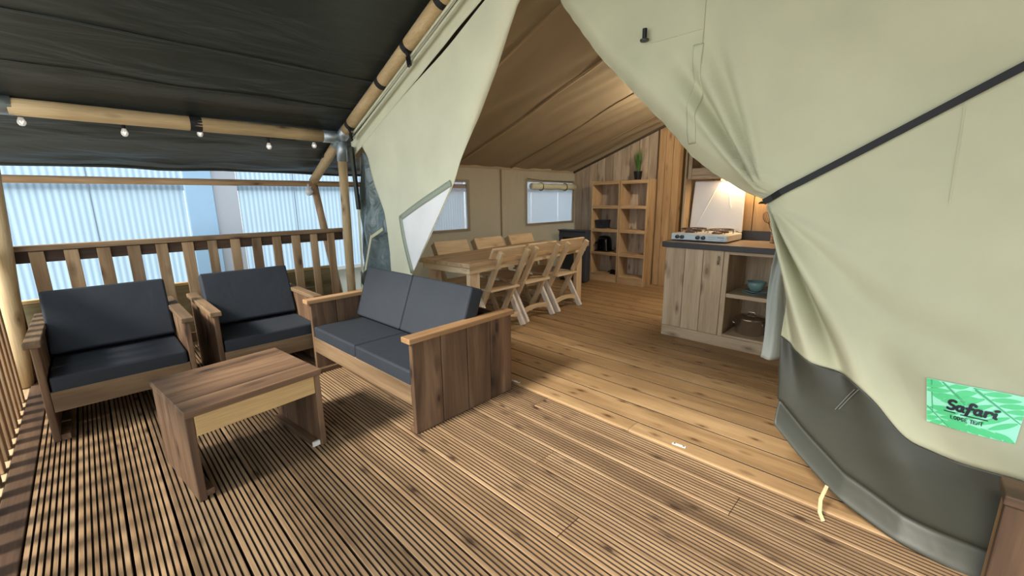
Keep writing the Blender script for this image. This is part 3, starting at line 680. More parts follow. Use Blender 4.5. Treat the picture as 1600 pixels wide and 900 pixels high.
word('Safari', .31, .35, .21, {'S': .86, 'a': .86, 'f': .74, 'r': .78, 'i': .4}, .027)
stroke([(.29, .62), (.46, .622)], .011); stroke([(.55, .63), (.95, .628)], .011)
# printed capitals under the line
BL = {'L': [[(0, 0), (0, 1), (.6, 1)]], 'O': [arc(.38, .5, .36, .5, 0, 360, 14)], 'D': [[(0, 0), (0, 1)], arc(0, .5, .66, .5, -90, 90)], 'G': [arc(.4, .5, .38, .5, -40, -320, 12) + [(.72, .55), (.45, .55)]],
      'E': [[(.6, 0), (0, 0), (0, 1), (.6, 1)], [(0, .5), (.5, .5)]], 'T': [[(0, 0), (.74, 0)], [(.37, 0), (.37, 1)]], 'N': [[(0, 1), (0, 0), (.62, 1), (.62, 0)]]}
x = .40
for ch in 'LODGE TENT':
    if ch == ' ': x += .03; continue
    for P in BL[ch]: stroke([(x + px * .053, .69 + py * .075) for px, py in P], .0074)
    x += .054 * {'L': .9, 'O': 1.1, 'D': 1.0, 'G': 1.1, 'E': .9, 'T': 1.0, 'N': .98}[ch]
tx.obj('lettering', ink, sg, label='dark brush lettering reading Safari over LODGE TENT')

# --- left door flap and gable strip
RLK = [(0, (1.88, 2.72)), (.1, (2.045, 2.516)), (.24, (2.228, 2.196)), (.40, (2.468, 1.828)), (.57, (2.665, 1.459)), (.78, (2.99, 1.023)), (.94, (3.321, .66)), (1, (3.38, .56))]
LLK = [(0, (2.0, 2.72)), (.30, (4.16, 1.862)), (.345, (4.02, 1.74)), (.66, (3.762, 1.227)), (.86, (3.672, .833)), (1, (3.662, .50))]
def DL(Y, z):
    d = .02 * nz(Y * 1.6, z * 1.3, 9) - .05 * sst(2.6, .8, z) + .012 * math.sin((Y * .8 + z * .6) * 9) * .5
    return d - .03
fp = thing('tent_door_flap', 'sage canvas door flap folded back beside the sofa, white window film at its corner', 'canvas', (2.085, 3.7, 0))
fl0 = Vector(fp.location)
KL = (XC - .065) / 2.05
def onL(Y, z, off): return Vector((XC + DL(Y, z) - off, Y * KL, 1.33 + (z - 1.33) * KL)) - fl0
def flp(u, v):
    l, r_ = tri(LLK, v), tri(RLK, v); Y, z = l[0] + (r_[0] - l[0]) * u, l[1] + (r_[1] - l[1]) * u
    e = math.hypot(Y - r_[0], z - r_[1]); return onL(Y, z, -.05 * math.exp(-e / .04) * (1 - sst(.35, .52, v)))
MB().grid(flp, 60, 80).obj('flap_sheet', M_CREAM, fp, smooth=True, solid=.003)
# window film at the lower corner + its border
def patch(poly, off, n=16):
    # fan-grid between two polylines
    (A1, A2) = poly
    return MB().grid(lambda u, v: onL(*[tri(A1, v)[i] + (tri(A2, v)[i] - tri(A1, v)[i]) * u for i in (0, 1)], off), n, n)
wl_ = [(0, (2.76, 1.43)), (.42, (3.435, 1.156)), (1, (3.305, .70))]
wr2 = [(0, (2.692, 1.435)), (.42, (2.84, 1.232)), (.72, (2.996, 1.03)), (1, (3.27, .712))]
patch((wl_, wr2), .008).obj('window_film', M_SCREEN, fp, smooth=True, label='white window film')
for (a, b) in (((2.695, 1.455), (3.46, 1.165)), ((3.452, 1.185), (3.30, .68))):
    MB().ribbon([onL(a[0] + (b[0] - a[0]) * k / 12, a[1] + (b[1] - a[1]) * k / 12, .012) for k in range(13)], .05, .003, (1, 0, 0)).obj('window_border', M_TRIM, fp, smooth=True)
# fixed gable strip above the zip, with piping
def gz(y): return 1.962 + .414 * (4.315 - y)
gs = thing('gable_strip', 'pale canvas gable strip under the sloping rafter with a dark zip seam', 'canvas', (2.085, 4.3, 0))
gl0 = Vector(gs.location)
def gp(Y, z, d): return Vector(place(Y, z, d)) - gl0
MB().grid(lambda u, v: gp(1.87 + 2.46 * u, gz(1.87 + 2.46 * u) - .20 * v, .0 + .008 * nz(u * 9, v * 2)), 50, 6).obj('strip', M_CREAM, gs, smooth=True, solid=.003)
MB().tube([gp(1.9 + 2.29 * k / 40, gz(1.9 + 2.29 * k / 40) - .072 - .02 * math.sin(k / 40 * PI) , -.05) for k in range(41)], .006, 8).obj('zip_piping', plain('piping_dark', lin(64, 66, 60), .6), gs, smooth=True)
for o_ in (.05, .105): MB().ribbon([gp(1.95 + 2.2 * k / 30, gz(1.95 + 2.2 * k / 30) - o_, -.055) for k in range(31)], .02, .004, (1, 0, 0)).obj('hem_fold', M_CREAM, gs, smooth=True)
MB().grid(lambda u, v: gp(4.28 + .11 * u, 1.93 - 1.9 * v, .03 * u + .01 * math.sin(v * 6)), 6, 30).obj('corner_strip', M_CREAM, gs, smooth=True, solid=.003)
MB().grid(lambda u, v: gp(4.33 - .12 * u - .05 * v, 1.86 - .62 * v, -.03 + .03 * math.sin(u * 5)), 8, 14).obj('dark_tab', plain('dark_canvas', lin(66, 70, 62), .7), gs, smooth=True, solid=.003)
# rolled groundsheet tied up behind the flap
rg = thing('rolled_groundsheet', 'glossy grey green groundsheet bundled and tied behind the folded door flap', 'canvas', (2.085, 4.0, 0))
gl1 = Vector(rg.location)
def rgs(u, v):
    z = 1.80 - 1.78 * v; a = 4.28 + .16 * sst(0, .35, v); b = tri(LLK, min(1, .32 + .68 * (v / .73))) [0] - .08
    Y = a + (b - a) * u
    d = .06 + .035 * math.sin(u * 10 + 2.5 * v) * (1 - .4 * v) + .03 * nz(u * 5, v * 6, 1) + .012 * nz(u * 14, v * 12, 3)
    if v > .66: d += -.05 * sst(.66, .70, v)
    return Vector(place(Y, z, d)) - gl1
MB().grid(rgs, 44, 90).obj('sheet', M_MUDB, rg, smooth=True, solid=.003)
MB().tube([Vector(place(4.12 - .03 * k, .50 + .03 * math.sin(k * .5), -.02)) - gl1 for k in range(12)], [.10 + .025 * math.sin(k * .7) for k in range(12)], 16).obj('roll', M_MUD, rg, smooth=True)
tie = plain('tie_webbing', lin(206, 204, 168), .8)
MB().ribbon([Vector(place(4.03, .97, -.01)) - gl1, Vector(place(3.9, 1.01, -.02)) - gl1, Vector(place(3.74, 1.06, -.04)) - gl1], .03, .004, (1, 0, 0)).obj('tie_strap', tie, rg)
MB().ribbon([Vector(place(4.04, .98, -.01)) - gl1, Vector(place(4.09, .7, -.06)) - gl1, Vector(place(4.14, .36, -.13)) - gl1], .032, .004, (1, 0, 0)).obj('tie_strap', tie, rg)

# ================================================================== LOUNGE FURNITURE
def cushion(m_w, m_d, m_h, name, parent, loc, rot=(0, 0, 0)):
    bm = MB().box(-m_w / 2, m_w / 2, -m_d / 2, m_d / 2, 0, m_h)
    o = bm.obj(name, M_CUSH, parent, bevel=.016, smooth=False)
    o.modifiers['b'].segments = 3
    o.location = loc; o.rotation_euler = rot
    for p in o.data.polygons: p.use_smooth = True
    m = o.modifiers.new('w', 'WEIGHTED_NORMAL')
    # piping seam round the front edge
    r = .004; a, b = m_w / 2 - .008, m_d / 2 - .008
    MB().tube([(-a, -b, m_h - .006), (a, -b, m_h - .006), (a, b, m_h - .006), (-a, b, m_h - .006), (-a, -b, m_h - .006)], r, 6).obj('piping', M_CUSH, o)
    return o
def seat_unit(name, label, cat, loc, W, D, rz_, ncush, h=.60, group=None, mid=0):
    """local frame: width along x, front towards -y, root at floor centre"""
    t = thing(name, label, cat, loc, rz_, group); th = .032
    for s in (-1, 1):
        x0, x1 = (s * W / 2 - (th if s > 0 else 0), s * W / 2 + (th if s < 0 else 0))
        n = 4; pw = (D - .03) / n
        for k in range(n):
            y = -D / 2 + .03 + k * pw
            MB().box(x0, x1, y + .002, y + pw - .002, 0, h - .032).obj('side_plank', wood('stain', 'z'), t, bevel=.006)
        ov = mid; xa, xb = (x0 - .022 - ov, x1 + .014 + ov) if s < 0 else (x0 - .014 - ov, x1 + .022 + ov)
        MB().box(xa, xb, -D / 2, D / 2, h - .032, h).obj('arm_board', wood('stainarm' if mid else 'stainedge', 'y'), t, bevel=.005, label='lighter arm rest board')
        MB().box(x0 + (th if s < 0 else -.04), x1 + (.04 if s < 0 else -th), -D / 2 + .035, D / 2 - .03, .0, .035).obj('foot_batten', wood('stain', 'y'), t, bevel=.003)
    wi = W / 2 - th - .001
    MB().box(-wi, wi, -D / 2 + .032, -D / 2 + .062, .175, .295).obj('front_rail', wood('stainedge', 'x'), t, bevel=.003)
    MB().box(-wi, wi, -D / 2 + .063, D / 2 - .12, .235, .262).obj('seat_board', wood('stain', 'x'), t, bevel=.002)
    for k in range(3):
        z0 = .20 + k * .125
        MB().box(-wi, wi, D / 2 - .07, D / 2 - .045, z0, z0 + .12).obj('back_plank', wood('stain', 'x'), t, bevel=.003)
    cw = (2 * wi - .008) / ncush
    for k in range(ncush):
        x = -wi + .004 + cw * (k + .5)
        cushion(cw - .004, D - .21, .115, 'seat_cushion', t, (x, -D / 2 + .035 + (D - .21) / 2, .264))
        cushion(cw - .006, .41, .11, 'back_cushion', t, (x, D / 2 - .285, .37 + .205 * math.cos(.36)), (PI / 2 - .36, 0, 0))
    return t
a1 = seat_unit('armchair', 'armchair with dark cushions at the left, beside the corner of the railing', 'armchair', (.04, 3.80, 0), .70, .92, 0, 1)
a2 = seat_unit('armchair', 'armchair with dark cushions between the other armchair and the sofa', 'armchair', (.875, 3.82, 0), .70, .90, 0, 1)
sf = seat_unit('sofa', 'two seat sofa of brown stained planks with four slate grey cushions', 'sofa', (1.535, 2.655, 0), 1.385, .84, math.radians(-88.2), 2, h=.592, mid=.008)

# coffee table
ct = thing('coffee_table', 'low coffee table of brown stained planks with a pale front apron', 'table', (.445, 2.475, 0), math.radians(6.5))
for k in range(4):
    y = -.28 + k * .14
    MB().box(-.305, .305, y + .001, y + .139, .415, .447).obj('top_plank', wood('stain', 'x'), ct, bevel=.004)
for s in (-1, 1):
    for k in range(4):
        y = -.265 + k * .1325
        MB().box(s * .285 - .016, s * .285 + .016, y + .001, y + .1315, 0, .414).obj('end_plank', wood('stain', 'z'), ct, bevel=.004)
    MB().box(s * .25 - .018, s * .25 + .018, -.24, .24, 0, .032).obj('foot_batten', wood('stain', 'y'), ct, bevel=.003)
for s in (-1, 1): MB().box(-.268, .268, s * .25 - .014, s * .25 + .014, .315, .413).obj('apron', wood('raw', 'x'), ct, bevel=.003, label='pale untreated apron board')
MB().box(.229, .268, -.252, -.241, .004, .03).obj('care_label', M_TAG, ct)

# wooden bench panel at the lower right edge, shade put into its tone
pb = thing('storage_bench', 'plank bench in shade-darkened brown at the lower right frame corner before the canvas skirt', 'bench', (1.62, -.62, 0))
for k in range(3):
    MB().box(.10, .13, .365 - .14 * (k + 1) + .001, .365 - .14 * k - .001, 0, .469).obj('side_plank', wood('raildark', 'z'), pb, bevel=.004)
    MB().box(-.42 + .14 * k, -.28 + .14 * k - .002, .335, .365, 0, .469).obj('side_plank', wood('raildark', 'z'), pb, bevel=.004) if k < 0 else None
for k in range(3): MB().box(.131, .27, .365 - .14 * (k + 1) + .001, .365 - .14 * k - .001, .0, .40).obj('inner_plank', wood('raildark', 'z'), pb, bevel=.004) if k < 0 else None
MB().box(.085, .21, -.07, .37, .47, .50).obj('top_board', wood('raildark', 'y'), pb, bevel=.004)
MB().box(.131, .2, .31, .36, 0, .469).obj('corner_post', wood('stainarm', 'z'), pb, bevel=.004)
MB().box(.131, .2, -.07, -.02, 0, .469).obj('corner_post', wood('raildark', 'z'), pb, bevel=.004)

# strap plates on the floor
for x, y, a, lab in ((2.071, 2.03, .1, 'white strap plate screwed to the floor beside the sofa arm'), (2.094, .815, .1, 'white strap plate screwed to the floor in the open middle of the deck')):
    t = thing('floor_plate', lab, 'plate', (x, y, .0065), a, 'strap plates on the threshold board')
    MB().box(-.009, .009, -.036, .036, 0, .004).obj('plate', M_TAG, t, bevel=.002)
    for s in (-1, 1): MB().lathe([(0, 0), (.005, 0), (.005, .002), (0, .003)], (0, s * .024, .004), 8).obj('screw', M_STEEL, t)

# ================================================================== DINING TABLE AND CHAIRS
dt = thing('dining_table', 'long pale pine dining table between two rows of chairs', 'table', (3.405, 3.335, 0), math.radians(6.3))
Lx, Wy = 2.2, .70
for k in range(5):
    y = -Wy / 2 + k * Wy / 5
    MB().box(-Lx / 2, Lx / 2, y + .0008, y + Wy / 5 - .0008, .728, .768).obj('top_plank', wood('shelf', 'x'), dt, bevel=.003)
for s in (-1, 1):
    MB().box(-Lx / 2 + .03, Lx / 2 - .03, s * (Wy / 2 - .045) - .014, s * (Wy / 2 - .045) + .014, .665, .727).obj('apron', wood('pine', 'x'), dt, bevel=.003)
    MB().box(s * (Lx / 2 - .045) - .014, s * (Lx / 2 - .045) + .014, -Wy / 2 + .06, Wy / 2 - .06, .665, .727).obj('apron', wood('pine', 'y'), dt, bevel=.003)
    for q in (-1, 1):
        cx, cy = s * (Lx / 2 - .13), q * (Wy / 2 - .085)
        MB().box(cx - .065, cx + .065, cy - .024, cy + .024, .006, .727).obj('leg', wood('pine', 'z'), dt, bevel=.004)
def make_chair(lab):
    """seat towards +y, back at -y"""
    t = thing('dining_chair', lab, 'chair', (0, 0, 0), 0, 'pine chairs round the dining table')
    for k in range(3):
        y = -.0 + k * .135
        MB().box(-.205, .205, y + .001, y + .134, .425, .447).obj('seat_plank', wood('pine', 'x'), t, bevel=.004)
    MB().box(-.20, .20, .34, .365, .37, .424).obj('seat_rail', wood('pine', 'x'), t, bevel=.003)
    for s in (-1, 1):
        x = s * .185
        MB().bar((x, -.135, .835), (x, .30, .006), .036, .055, (1, 0, 0)).obj('upright', wood('pine', 'z'), t, bevel=.003)
        x2 = s * .222
        MB().bar((x2, .22, .424), (x2, -.03, .006), .034, .06, (1, 0, 0)).obj('rear_leg', wood('pinewhite', 'z'), t, bevel=.003, label='paler rear leg')
    d = Vector((0, .435, -.829)).normalized(); p = Vector((0, -.128 + .034, .83))
    a = Vector((0, -.1, .846)); b = a + d * .17; n = Vector((0, .829, .435)).normalized()
    MB().bar(a + n * .041, b + n * .041, .46, .024, (1, 0, 0)).obj('backrest', wood('pine', 'x'), t, bevel=.004)
    # arched stretcher between the rear legs
    m = MB(); N_ = 10; pr = []
    for k in range(N_ + 1):
        x = -.205 + .41 * k / N_; arch = .035 * (1 - (2 * k / N_ - 1) ** 2); pr.append((x, arch))
    vs = []
    for x, ar in pr:
        vs += [(x, .028, .085 + ar), (x, .052, .085 + ar), (x, .052, .145 + ar * .6), (x, .028, .145 + ar * .6)]
    fs = [(i * 4 + k, i * 4 + (k + 1) % 4, (i + 1) * 4 + (k + 1) % 4, (i + 1) * 4 + k) for i in range(N_) for k in range(4)] + [(3, 2, 1, 0), tuple(N_ * 4 + k for k in range(4))]
    m.add(vs, fs).obj('stretcher', wood('pine', 'x'), t, bevel=.002)
    return t
ch0 = make_chair('near side dining chair closest to the sofa back')
for i, (x, y, r, lab) in enumerate(((2.93, 3.0, 0, 'pine chair on the near side of the table, closest to the sofa'), (3.465, 3.03, .01, 'middle pine chair on the near side of the table'), (4.03, 3.05, .03, 'pine chair on the near side of the table, nearest the shelves'),
                               (2.93, 3.845, PI - .02, 'pine chair by the window wall, first from the folded door flap'), (3.51, 3.845, PI, 'middle pine chair along the window wall'), (4.09, 3.85, PI + .02, 'pine chair along the window wall, nearest the dark heater'))):
    c = ch0 if i == 0 else copy_tree(ch0)
    c.location = (x, y, .0); c.rotation_euler = (0, 0, r); c['label'] = lab

# ================================================================== SHELVES
def shelf_unit(loc, lab, Wd):
    t = thing('shelf_unit', lab, 'shelf', loc); D, H = .27, 1.59; th = .022
    MB().box(0, D, -Wd / 2, -Wd / 2 + th, .008, H).obj('side_panel', wood('shelf', 'z'), t, bevel=.003)
    MB().box(0, D, Wd / 2 - th, Wd / 2, .008, H).obj('side_panel', wood('shelf', 'z'), t, bevel=.003)
    for k, z in enumerate((.10, .455, .82, 1.185, 1.55)):
        MB().box(0.003, D, -Wd / 2 + th, Wd / 2 - th, z - .0, z + .03).obj('shelf_board', wood('shelf', 'y'), t, bevel=.003)
        if 0 < k: MB().box(.001, .02, -Wd / 2 + th, Wd / 2 - th, z - .02, z).obj('front_lip', wood('shelf', 'y'), t, bevel=.002)
    MB().box(.001, .02, -Wd / 2 + th, Wd / 2 - th, .008, .099).obj('plinth', wood('shelf', 'y'), t, bevel=.002)
    for k in range(3):
        y = -Wd / 2 + th + k * (Wd - 2 * th) / 3
        MB().box(D, D + .012, y + .001, y + (Wd - 2 * th) / 3 - .001, .01, H - .01).obj('back_plank', wood('weathered', 'z'), t, bevel=.001)
    return t
shelf_unit((5.776, 3.68, 0), 'left tall open shelf unit holding the dark basket and black kitchen appliance', .505)
shelf_unit((5.776, 3.195, 0), 'right tall open shelf unit, empty, with a potted grass on top', .45)
# items
bk = MB()
N_ = 4
o_ = [(-.09, -.085), (.09, -.085), (.09, .085), (-.09, .085)]
bk.hexa([(x * .85, y * .85, 0) for x, y in o_], [(x, y, .12) for x, y in o_]).box(-.096, .096, -.092, .092, .12, .132)
b = thing('storage_basket', 'dark grey plastic basket on the left shelf unit, second shelf down', 'basket', (5.92, 3.80, .851))
bk.obj('tub', M_BASK, b, bevel=.006); MB().tube([(-.09, -.05, .09), (-.105, 0, .09), (-.09, .05, .09)], .006, 8).obj('grip', M_BLKP, b)
tm = thing('coffee_maker', 'glossy black rounded kitchen appliance on the left shelf unit, third shelf down', 'appliance', (5.9, 3.745, .486))
def tb(u, v):
    a = 2 * PI * u; r = 1 if v < .6 else math.sqrt(max(0, 1 - ((v - .6) / .4) ** 2)); k = 4
    cx = abs(math.cos(a)) ** .5 * math.copysign(1, math.cos(a)); sy = abs(math.sin(a)) ** .5 * math.copysign(1, math.sin(a))
    return (.09 * cx * (r * .75 + .25), (.115 - .02 * v) * sy * (r * .7 + .3) if v < 1 else .03 * sy, .245 * (1 - (1 - v) ** 1.15))
m = MB().grid(tb, 28, 14); m.f.append(tuple(14 * 29 + k for k in range(28))); m.obj('body', M_BLKG, tm, smooth=True)
MB().box(-.11, .1, -.125, .125, 0, .016).obj('base', M_BLKP, tm, bevel=.005); MB().box(-.1, -.07, .09, .112, .12, .15).obj('lever', M_BLKP, tm, bevel=.004)
MB().lathe([(0, 0), (.012, 0), (.01, .008), (0, .009)], (-.105, 0, .06), 12, 'x').obj('dial', M_STEEL, tm)
sb = thing('dustpan', 'small black dustpan lying in the bottom of the left shelf unit', 'tool', (5.9, 3.535, .131))
MB().hexa([(-.06, -.06, 0), (.08, -.06, 0), (.08, .07, 0), (-.06, .07, 0)], [(-.02, -.05, .07), (.08, -.05, .05), (.08, .05, .05), (-.02, .05, .07)]).obj('pan', M_BLKP, sb, bevel=.006); MB().tube([(0, .04, .06), (.0, .12, .02)], .012, 8).obj('grip', M_BLKP, sb)
pl = thing('potted_grass', 'green ornamental grass in a black pot on top of the shelf unit', 'plant', (5.93, 3.225, 1.591))
MB().lathe([(.045, 0), (.062, .1), (.064, .12), (.056, .12), (.05, .09), (0, .09)], n=18).obj('pot', M_BLKP, pl, smooth=False)
random.seed(2)
lv = MB()
for k in range(70):
    a = random.uniform(0, 2 * PI); r0 = random.uniform(0, .03); h = random.uniform(.2, .37); sp_ = random.uniform(.02, .11)
    p = [Vector((r0 * math.cos(a) + sp_ * math.cos(a) * t * t, r0 * math.sin(a) + sp_ * math.sin(a) * t * t, .09 + h * t)) for t in (0, .35, .7, 1)]
    sd_ = Vector((-math.sin(a), math.cos(a), 0)); wv = (.004, .004, .003, .0004)
    vs = []
    for q, ww in zip(p, wv): vs += [q - sd_ * ww, q + sd_ * ww]
    lv.add(vs, [(2 * i, 2 * i + 1, 2 * i + 3, 2 * i + 2) for i in range(3)])
lv.obj('grass_blades', M_LEAF, pl, kind='stuff')
# heater
he = thing('electric_fireplace', 'dark free standing heater with a framed glass front in the corner left of the shelves', 'heater', (5.55, 4.06, .007))
MB().box(-.10, .03, -.265, .265, .02, .81).obj('body', M_HEAT, he, bevel=.008)
MB().box(-.118, -.101, -.25, .25, .06, .13).box(-.118, -.101, -.25, .25, .72, .79).box(-.118, -.101, -.25, -.18, .13, .72).box(-.118, -.101, .18, .25, .13, .72).obj('front_frame', M_HEAT, he, bevel=.004)
MB().box(-.108, -.101, -.18, .18, .13, .72).obj('glass', M_HGLS, he)
MB().box(-.122, .035, -.272, .272, .81, .83).obj('top', M_HEAT, he, bevel=.005)
for s_ in (-1, 1): MB().box(-.09, .02, s_ * .22 - .02, s_ * .22 + .02, 0, .02).obj('foot', M_BLKP, he)

# ================================================================== KITCHEN
kc = thing('kitchen_cabinet', 'plank front kitchen base cabinet with one door and open shelves', 'cabinet', (4.16, 1.28, 0))
def K(x0, x1, y0, y1, z0, z1, name, mat, bev=.003, par=None, lab=None):
    return MB().box(x0 - 4.16, x1 - 4.16, y0 - 1.28, y1 - 1.28, z0, z1).obj(name, mat, par or kc, bevel=bev, label=lab)
CW = 'cabinet'
K(3.88, 4.45, 1.74, 1.765, .007, .872, 'side_panel', wood(CW, 'z'))
K(3.88, 4.45, 1.225, 1.245, .007, .872, 'divider', wood(CW, 'z'))
K(3.88, 4.45, .45, .47, .007, .872, 'side_panel', wood(CW, 'z'))
K(4.43, 4.45, .47, 1.74, .05, .872, 'back_panel', wood(CW, 'z'))
K(3.86, 3.88, .45, 1.767, .007, .108, 'plinth', wood(CW, 'y'))
K(3.86, 3.885, 1.205, 1.245, .109, .872, 'post', wood(CW, 'z'))
K(3.86, 3.885, .47, 1.204, .842, .872, 'top_rail', wood(CW, 'y'))
K(3.86, 4.43, .47, 1.204, .109, .129, 'bottom_board', wood(CW, 'y'))
K(3.865, 4.43, .47, 1.204, .465, .50, 'shelf_board', wood(CW, 'y'))
dr = K(3.885, 3.9, 1.25, 1.738, .112, .868, 'door', wood(CW, 'z'))
for a, b in ((1.585, 1.766), (1.42, 1.582), (1.248, 1.417)):
    MB().box(3.856 - 4.16, 3.884 - 4.16, a - 1.28, b - 1.28, .111, .870).obj('door_plank', wood(CW, 'z'), dr, bevel=.004)
h = MB(); pz = [(-.005, .75), (-.024, .762), (-.03, .785), (-.024, .808), (-.005, .82)]
h.tube([(3.856 + dx - 4.16, 1.285 - 1.28, z) for dx, z in pz], .006, 8).box(3.852 - 4.16, 3.856 - 4.16, -.011, .022, .735, .835).obj('handle', M_BRASS, dr, bevel=.001, label='arched metal pull handle')
wt = thing('worktop', 'dark edged kitchen worktop carrying the gas stove', 'worktop', (4.15, 1.1, .874))
MB().box(-.315, .31, -.66, .68, 0, .046).obj('slab', M_WTOP, wt)
MB().box(-.335, -.3155, -.66, .682, -.002, .047).obj('front_edge', M_WORK, wt, bevel=.003)
MB().box(-.315, .31, .6805, .70, -.002, .047).obj('end_edge', M_WORK, wt, bevel=.003)
MB().box(.285, .312, -.66, .68, .0465, .135).obj('upstand', M_WORK, wt, bevel=.003)
MB().box(.05, .284, .688, .70, .0475, .115).obj('end_upstand', M_WORK, wt, bevel=.003)
# stove
sv = thing('gas_stove', 'white camping gas stove with raised lid on the worktop', 'stove', (4.19, 1.53, .922))
MB().box(-.2, .2, -.255, .255, .008, .068).obj('body', M_WHITEP, sv, bevel=.008)
MB().box(-.206, -.2, -.25, .25, .012, .064).obj('front_panel', M_BLUEP, sv, bevel=.002)
MB().box(-.18, .18, -.235, .235, .068, .072).obj('hob_plate', M_WHITEP, sv, bevel=.002)
for yy in (.19, .145, -.0, -.05):
    k = MB().lathe([(.0, 0), (.019, 0), (.017, -.02), (0, -.022)], (-.206, yy - .0, .038), 14, 'x').obj('knob', M_BLKP, sv)
MB().box(-.2068, -.206, -.16, -.09, .045, .048).box(-.2068, -.206, -.23, -.17, .043, .049).box(-.2068, -.206, -.16, -.09, .03, .032).box(-.2068, -.206, -.23, -.2, .026, .029).obj('printed_marking', plain('print_grey', lin(120, 132, 140), .5), sv)
for sx in (-.08, .09):
    for sy in (-.125, .125):
        MB().lathe([(.0, 0), (.045, 0), (.045, .012), (.03, .018), (0, .018)], (sx, sy, .072), 18).obj('burner', M_WIRE, sv)
for sy in (-.125, .125):
    m = MB()
    for r in (.06, .105):
        m.tube([(.0 + r * 1.5 * math.cos(a), sy + r * math.sin(a), .105) for a in [2 * PI * k / 24 for k in range(25)]], .0035, 6)
    for a in range(8):
        c_, s_ = math.cos(a * PI / 4), math.sin(a * PI / 4); m.tube([(.165 * c_, sy + .11 * s_, .074), (.165 * c_, sy + .11 * s_, .105), (.04 * c_, sy + .03 * s_, .107)], .0035, 6)
    m.obj('pan_support', M_WIRE, sv)
ld = MB().hexa([(.198, -.25, .07), (.214, -.25, .07), (.214, .25, .07), (.198, .25, .07)], [(.226, -.235, .56), (.242, -.235, .56), (.242, .235, .56), (.226, .235, .56)]).obj('lid', M_WHITEP, sv, bevel=.012)
MB().tube([(.2235, .0, .53), (.199, .19, .1)], .0035, 6).tube([(.2235, -.08, .53), (.209, -.13, .3)], .003, 6).obj('lid_crease', M_WHITEP, ld)
MB().tube([(.2, .24, .06), (.2, .2, .08)], .008, 8).tube([(.2, -.24, .06), (.2, -.2, .08)], .008, 8).obj('hinge', M_STEEL, sv)
# crockery
for r, z, lab in ((.118, .501, 'larger teal plate lying under the other plate on the open shelf'), (.102, .5145, 'smaller teal plate lying under the teal bowl')):
    p = MB().lathe([(0, 0), (r * .6, 0), (r, .012), (r, .016), (r * .62, .006), (0, .005)], (4.03, 1.0, z), 32).obj('plate', M_TEAL, smooth=True); tag(p, lab, 'plate', 'teal plates in the kitchen cabinet')
bw = MB().lathe([(0, 0), (.035, 0), (.04, .006), (.07, .05), (.075, .085), (.071, .085), (.064, .05), (.034, .012), (0, .01)], (4.03, 1.015, .5215), 32).obj('bowl', M_TEAL, smooth=True); tag(bw, 'teal bowl standing on the stacked plates in the cabinet', 'bowl')
pt = thing('cooking_pot', 'shiny steel cooking pot with lid on the lower cabinet shelf', 'pot', (4.04, 1.03, .1295))
MB().lathe([(0, 0), (.10, 0), (.118, .012), (.122, .14), (.124, .142), (.119, .142), (.112, .014), (0, .008)], n=36).obj('body', M_STEEL, pt, smooth=True)
MB().lathe([(.124, .143), (.124, .147), (.10, .162), (.04, .172), (0, .174)], n=36).obj('lid', M_STEEL, pt, smooth=True)
MB().tube([(0, -.03, .17), (0, -.025, .196), (0, .025, .196), (0, .03, .17)], .005, 8).obj('lid_handle', M_STEEL, pt, smooth=True)
for s in (-1, 1): MB().tube([(-.035, s * .118, .085), (-.03, s * .15, .088), (.03, s * .15, .088), (.035, s * .118, .085)], .006, 8).obj('side_handle', M_STEEL, pt, smooth=True)
# utensils
uh = thing('utensil_holder', 'ribbed steel utensil holder at the right end of the worktop', 'holder', (4.27, .965, .9215))
pf = [(0, 0), (.042, 0)]
for k in range(8): pf += [(.044, .006 + k * .015), (.041, .012 + k * .015)]
pf += [(.044, .126), (.040, .126), (.038, .01), (0, .008)]
MB().lathe(pf, n=24).obj('cup', M_STEEL, uh, smooth=False)
for i, (dx, dy, hh, kind, lab) in enumerate(((-.01, .022, .17, 'whisk', 'wire whisk leaning left in the utensil holder'), (.02, .005, .20, 'spoon', 'slotted serving spoon standing in the utensil holder'), (0, -.02, .2, 'ladle', 'ladle leaning right in the utensil holder'))):
    b = Vector((4.27 + dx * .5, .965 + dy * .4, .932)); e = b + Vector((dx * 1.5, dy * 2.6, hh))
    t = thing(kind, lab, 'utensil', tuple(b)); e0 = e - b
    MB().tube([(0, 0, 0), tuple(e0)], .005, 8).obj('shaft', M_STEEL, t, smooth=True)
    d = e0.normalized()
    if kind == 'whisk':
        m = MB(); sx_ = d.cross(Vector((0, 0, 1))).normalized(); sy_ = d.cross(sx_)
        for k in range(6):
            a = PI * k / 6; q = sx_ * math.cos(a) + sy_ * math.sin(a)
            m.tube([e0 + d * (.045 - .05 * math.cos(f)) + q * .03 * math.sin(f) for f in [2 * PI * i_ / 16 for i_ in range(17)]], .0018, 5)
        m.obj('wire_head', M_WIRE, t)
    else:
        MB().lathe([(0, -.012), (.02, -.006), (.032, .006), (.03, .008), (.018, -.001), (0, -.006)], tuple(e0 + d * .03), 16, 'x').obj('head', M_STEEL, t, smooth=True)
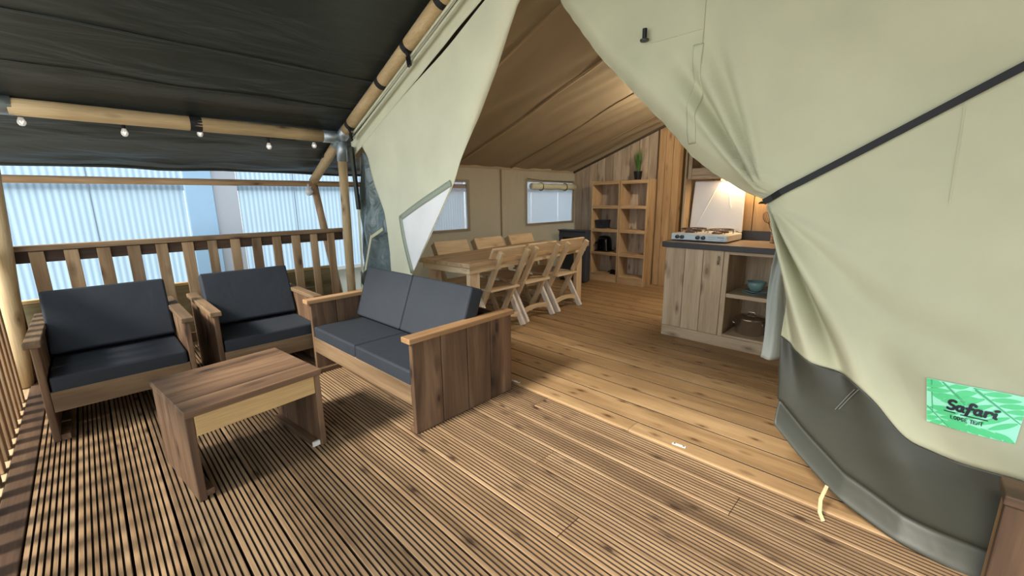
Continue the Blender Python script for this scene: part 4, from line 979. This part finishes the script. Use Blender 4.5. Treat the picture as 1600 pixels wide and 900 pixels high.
# wall cabinet
wc = thing('overhead_cabinet', 'open wooden hanging cabinet above the stove lid with a warm lamp below', 'cabinet', (4.36, 1.2, 1.50))
def Wc(x0, x1, y0, y1, z0, z1, name, mat='cabinet', ax='y'):
    return MB().box(x0 - 4.36, x1 - 4.36, y0 - 1.2, y1 - 1.2, z0 - 1.5, z1 - 1.5).obj(name, wood(mat, ax), wc, bevel=.003)
Wc(4.25, 4.468, 1.74, 1.775, 1.50, 2.2, 'side_panel', 'cabinet', 'z'); Wc(4.25, 4.468, .45, .485, 1.50, 2.0, 'side_panel', 'cabinet', 'z')
Wc(4.25, 4.468, .485, 1.739, 1.50, 1.53, 'bottom_board'); Wc(4.25, 4.27, .485, 1.739, 1.531, 1.60, 'front_rail'); Wc(4.27, 4.468, .485, 1.739, 1.78, 1.80, 'shelf_board'); Wc(4.25, 4.269, .485, 1.739, 1.78, 1.84, 'front_rail')
Wc(4.27, 4.49, 1.797, 1.818, .99, 1.90, 'jamb_board', 'cabinet', 'z')
ms_ = MB().box(.0, .05, -.30, .30, -.022, -.004).obj('lamp_strip', emit('warm_strip', (1.0, .62, .26, 1), 1.5), wc, label='warm lamp strip')
la = bpy.data.lights.new('strip_light', 'AREA'); la.energy = 2.6; la.color = (1.0, .66, .32); la.shape = 'RECTANGLE'; la.size = .6; la.size_y = .05
lao = bpy.data.objects.new('strip_light', la); COL.objects.link(lao); lao.parent = wc; lao.location = (.025, 0, -.03); lao.rotation_euler = (0, 0, PI / 2)
# pendant lamp inside the tent, behind the right canvas
pd = thing('pendant_lamp', 'warm pendant lamp hanging from the tent ridge behind the canvas', 'lamp', (4.6, 1.78, 2.58))
MB().tube([(0, 0, .05), (0, 0, -.2)], .003, 6).obj('cord', M_CORD, pd); MB().lathe([(.02, -.2), (.09, -.3), (.087, -.3), (.017, -.2)], n=20).obj('shade', M_CREAM, pd, smooth=True)
MB().lathe([(0, -.31), (.02, -.3), (.028, -.275), (.014, -.24), (0, -.235)], n=14).obj('bulb', emit('warm_bulb', (1, .66, .34, 1), 20), pd, smooth=True)
pl_ = bpy.data.lights.new('pendant_light', 'POINT'); pl_.energy = 42; pl_.color = (1.0, .85, .64); pl_.shadow_soft_size = .06
plo = bpy.data.objects.new('pendant_light', pl_); COL.objects.link(plo); plo.parent = pd; plo.location = (0, 0, -.36)
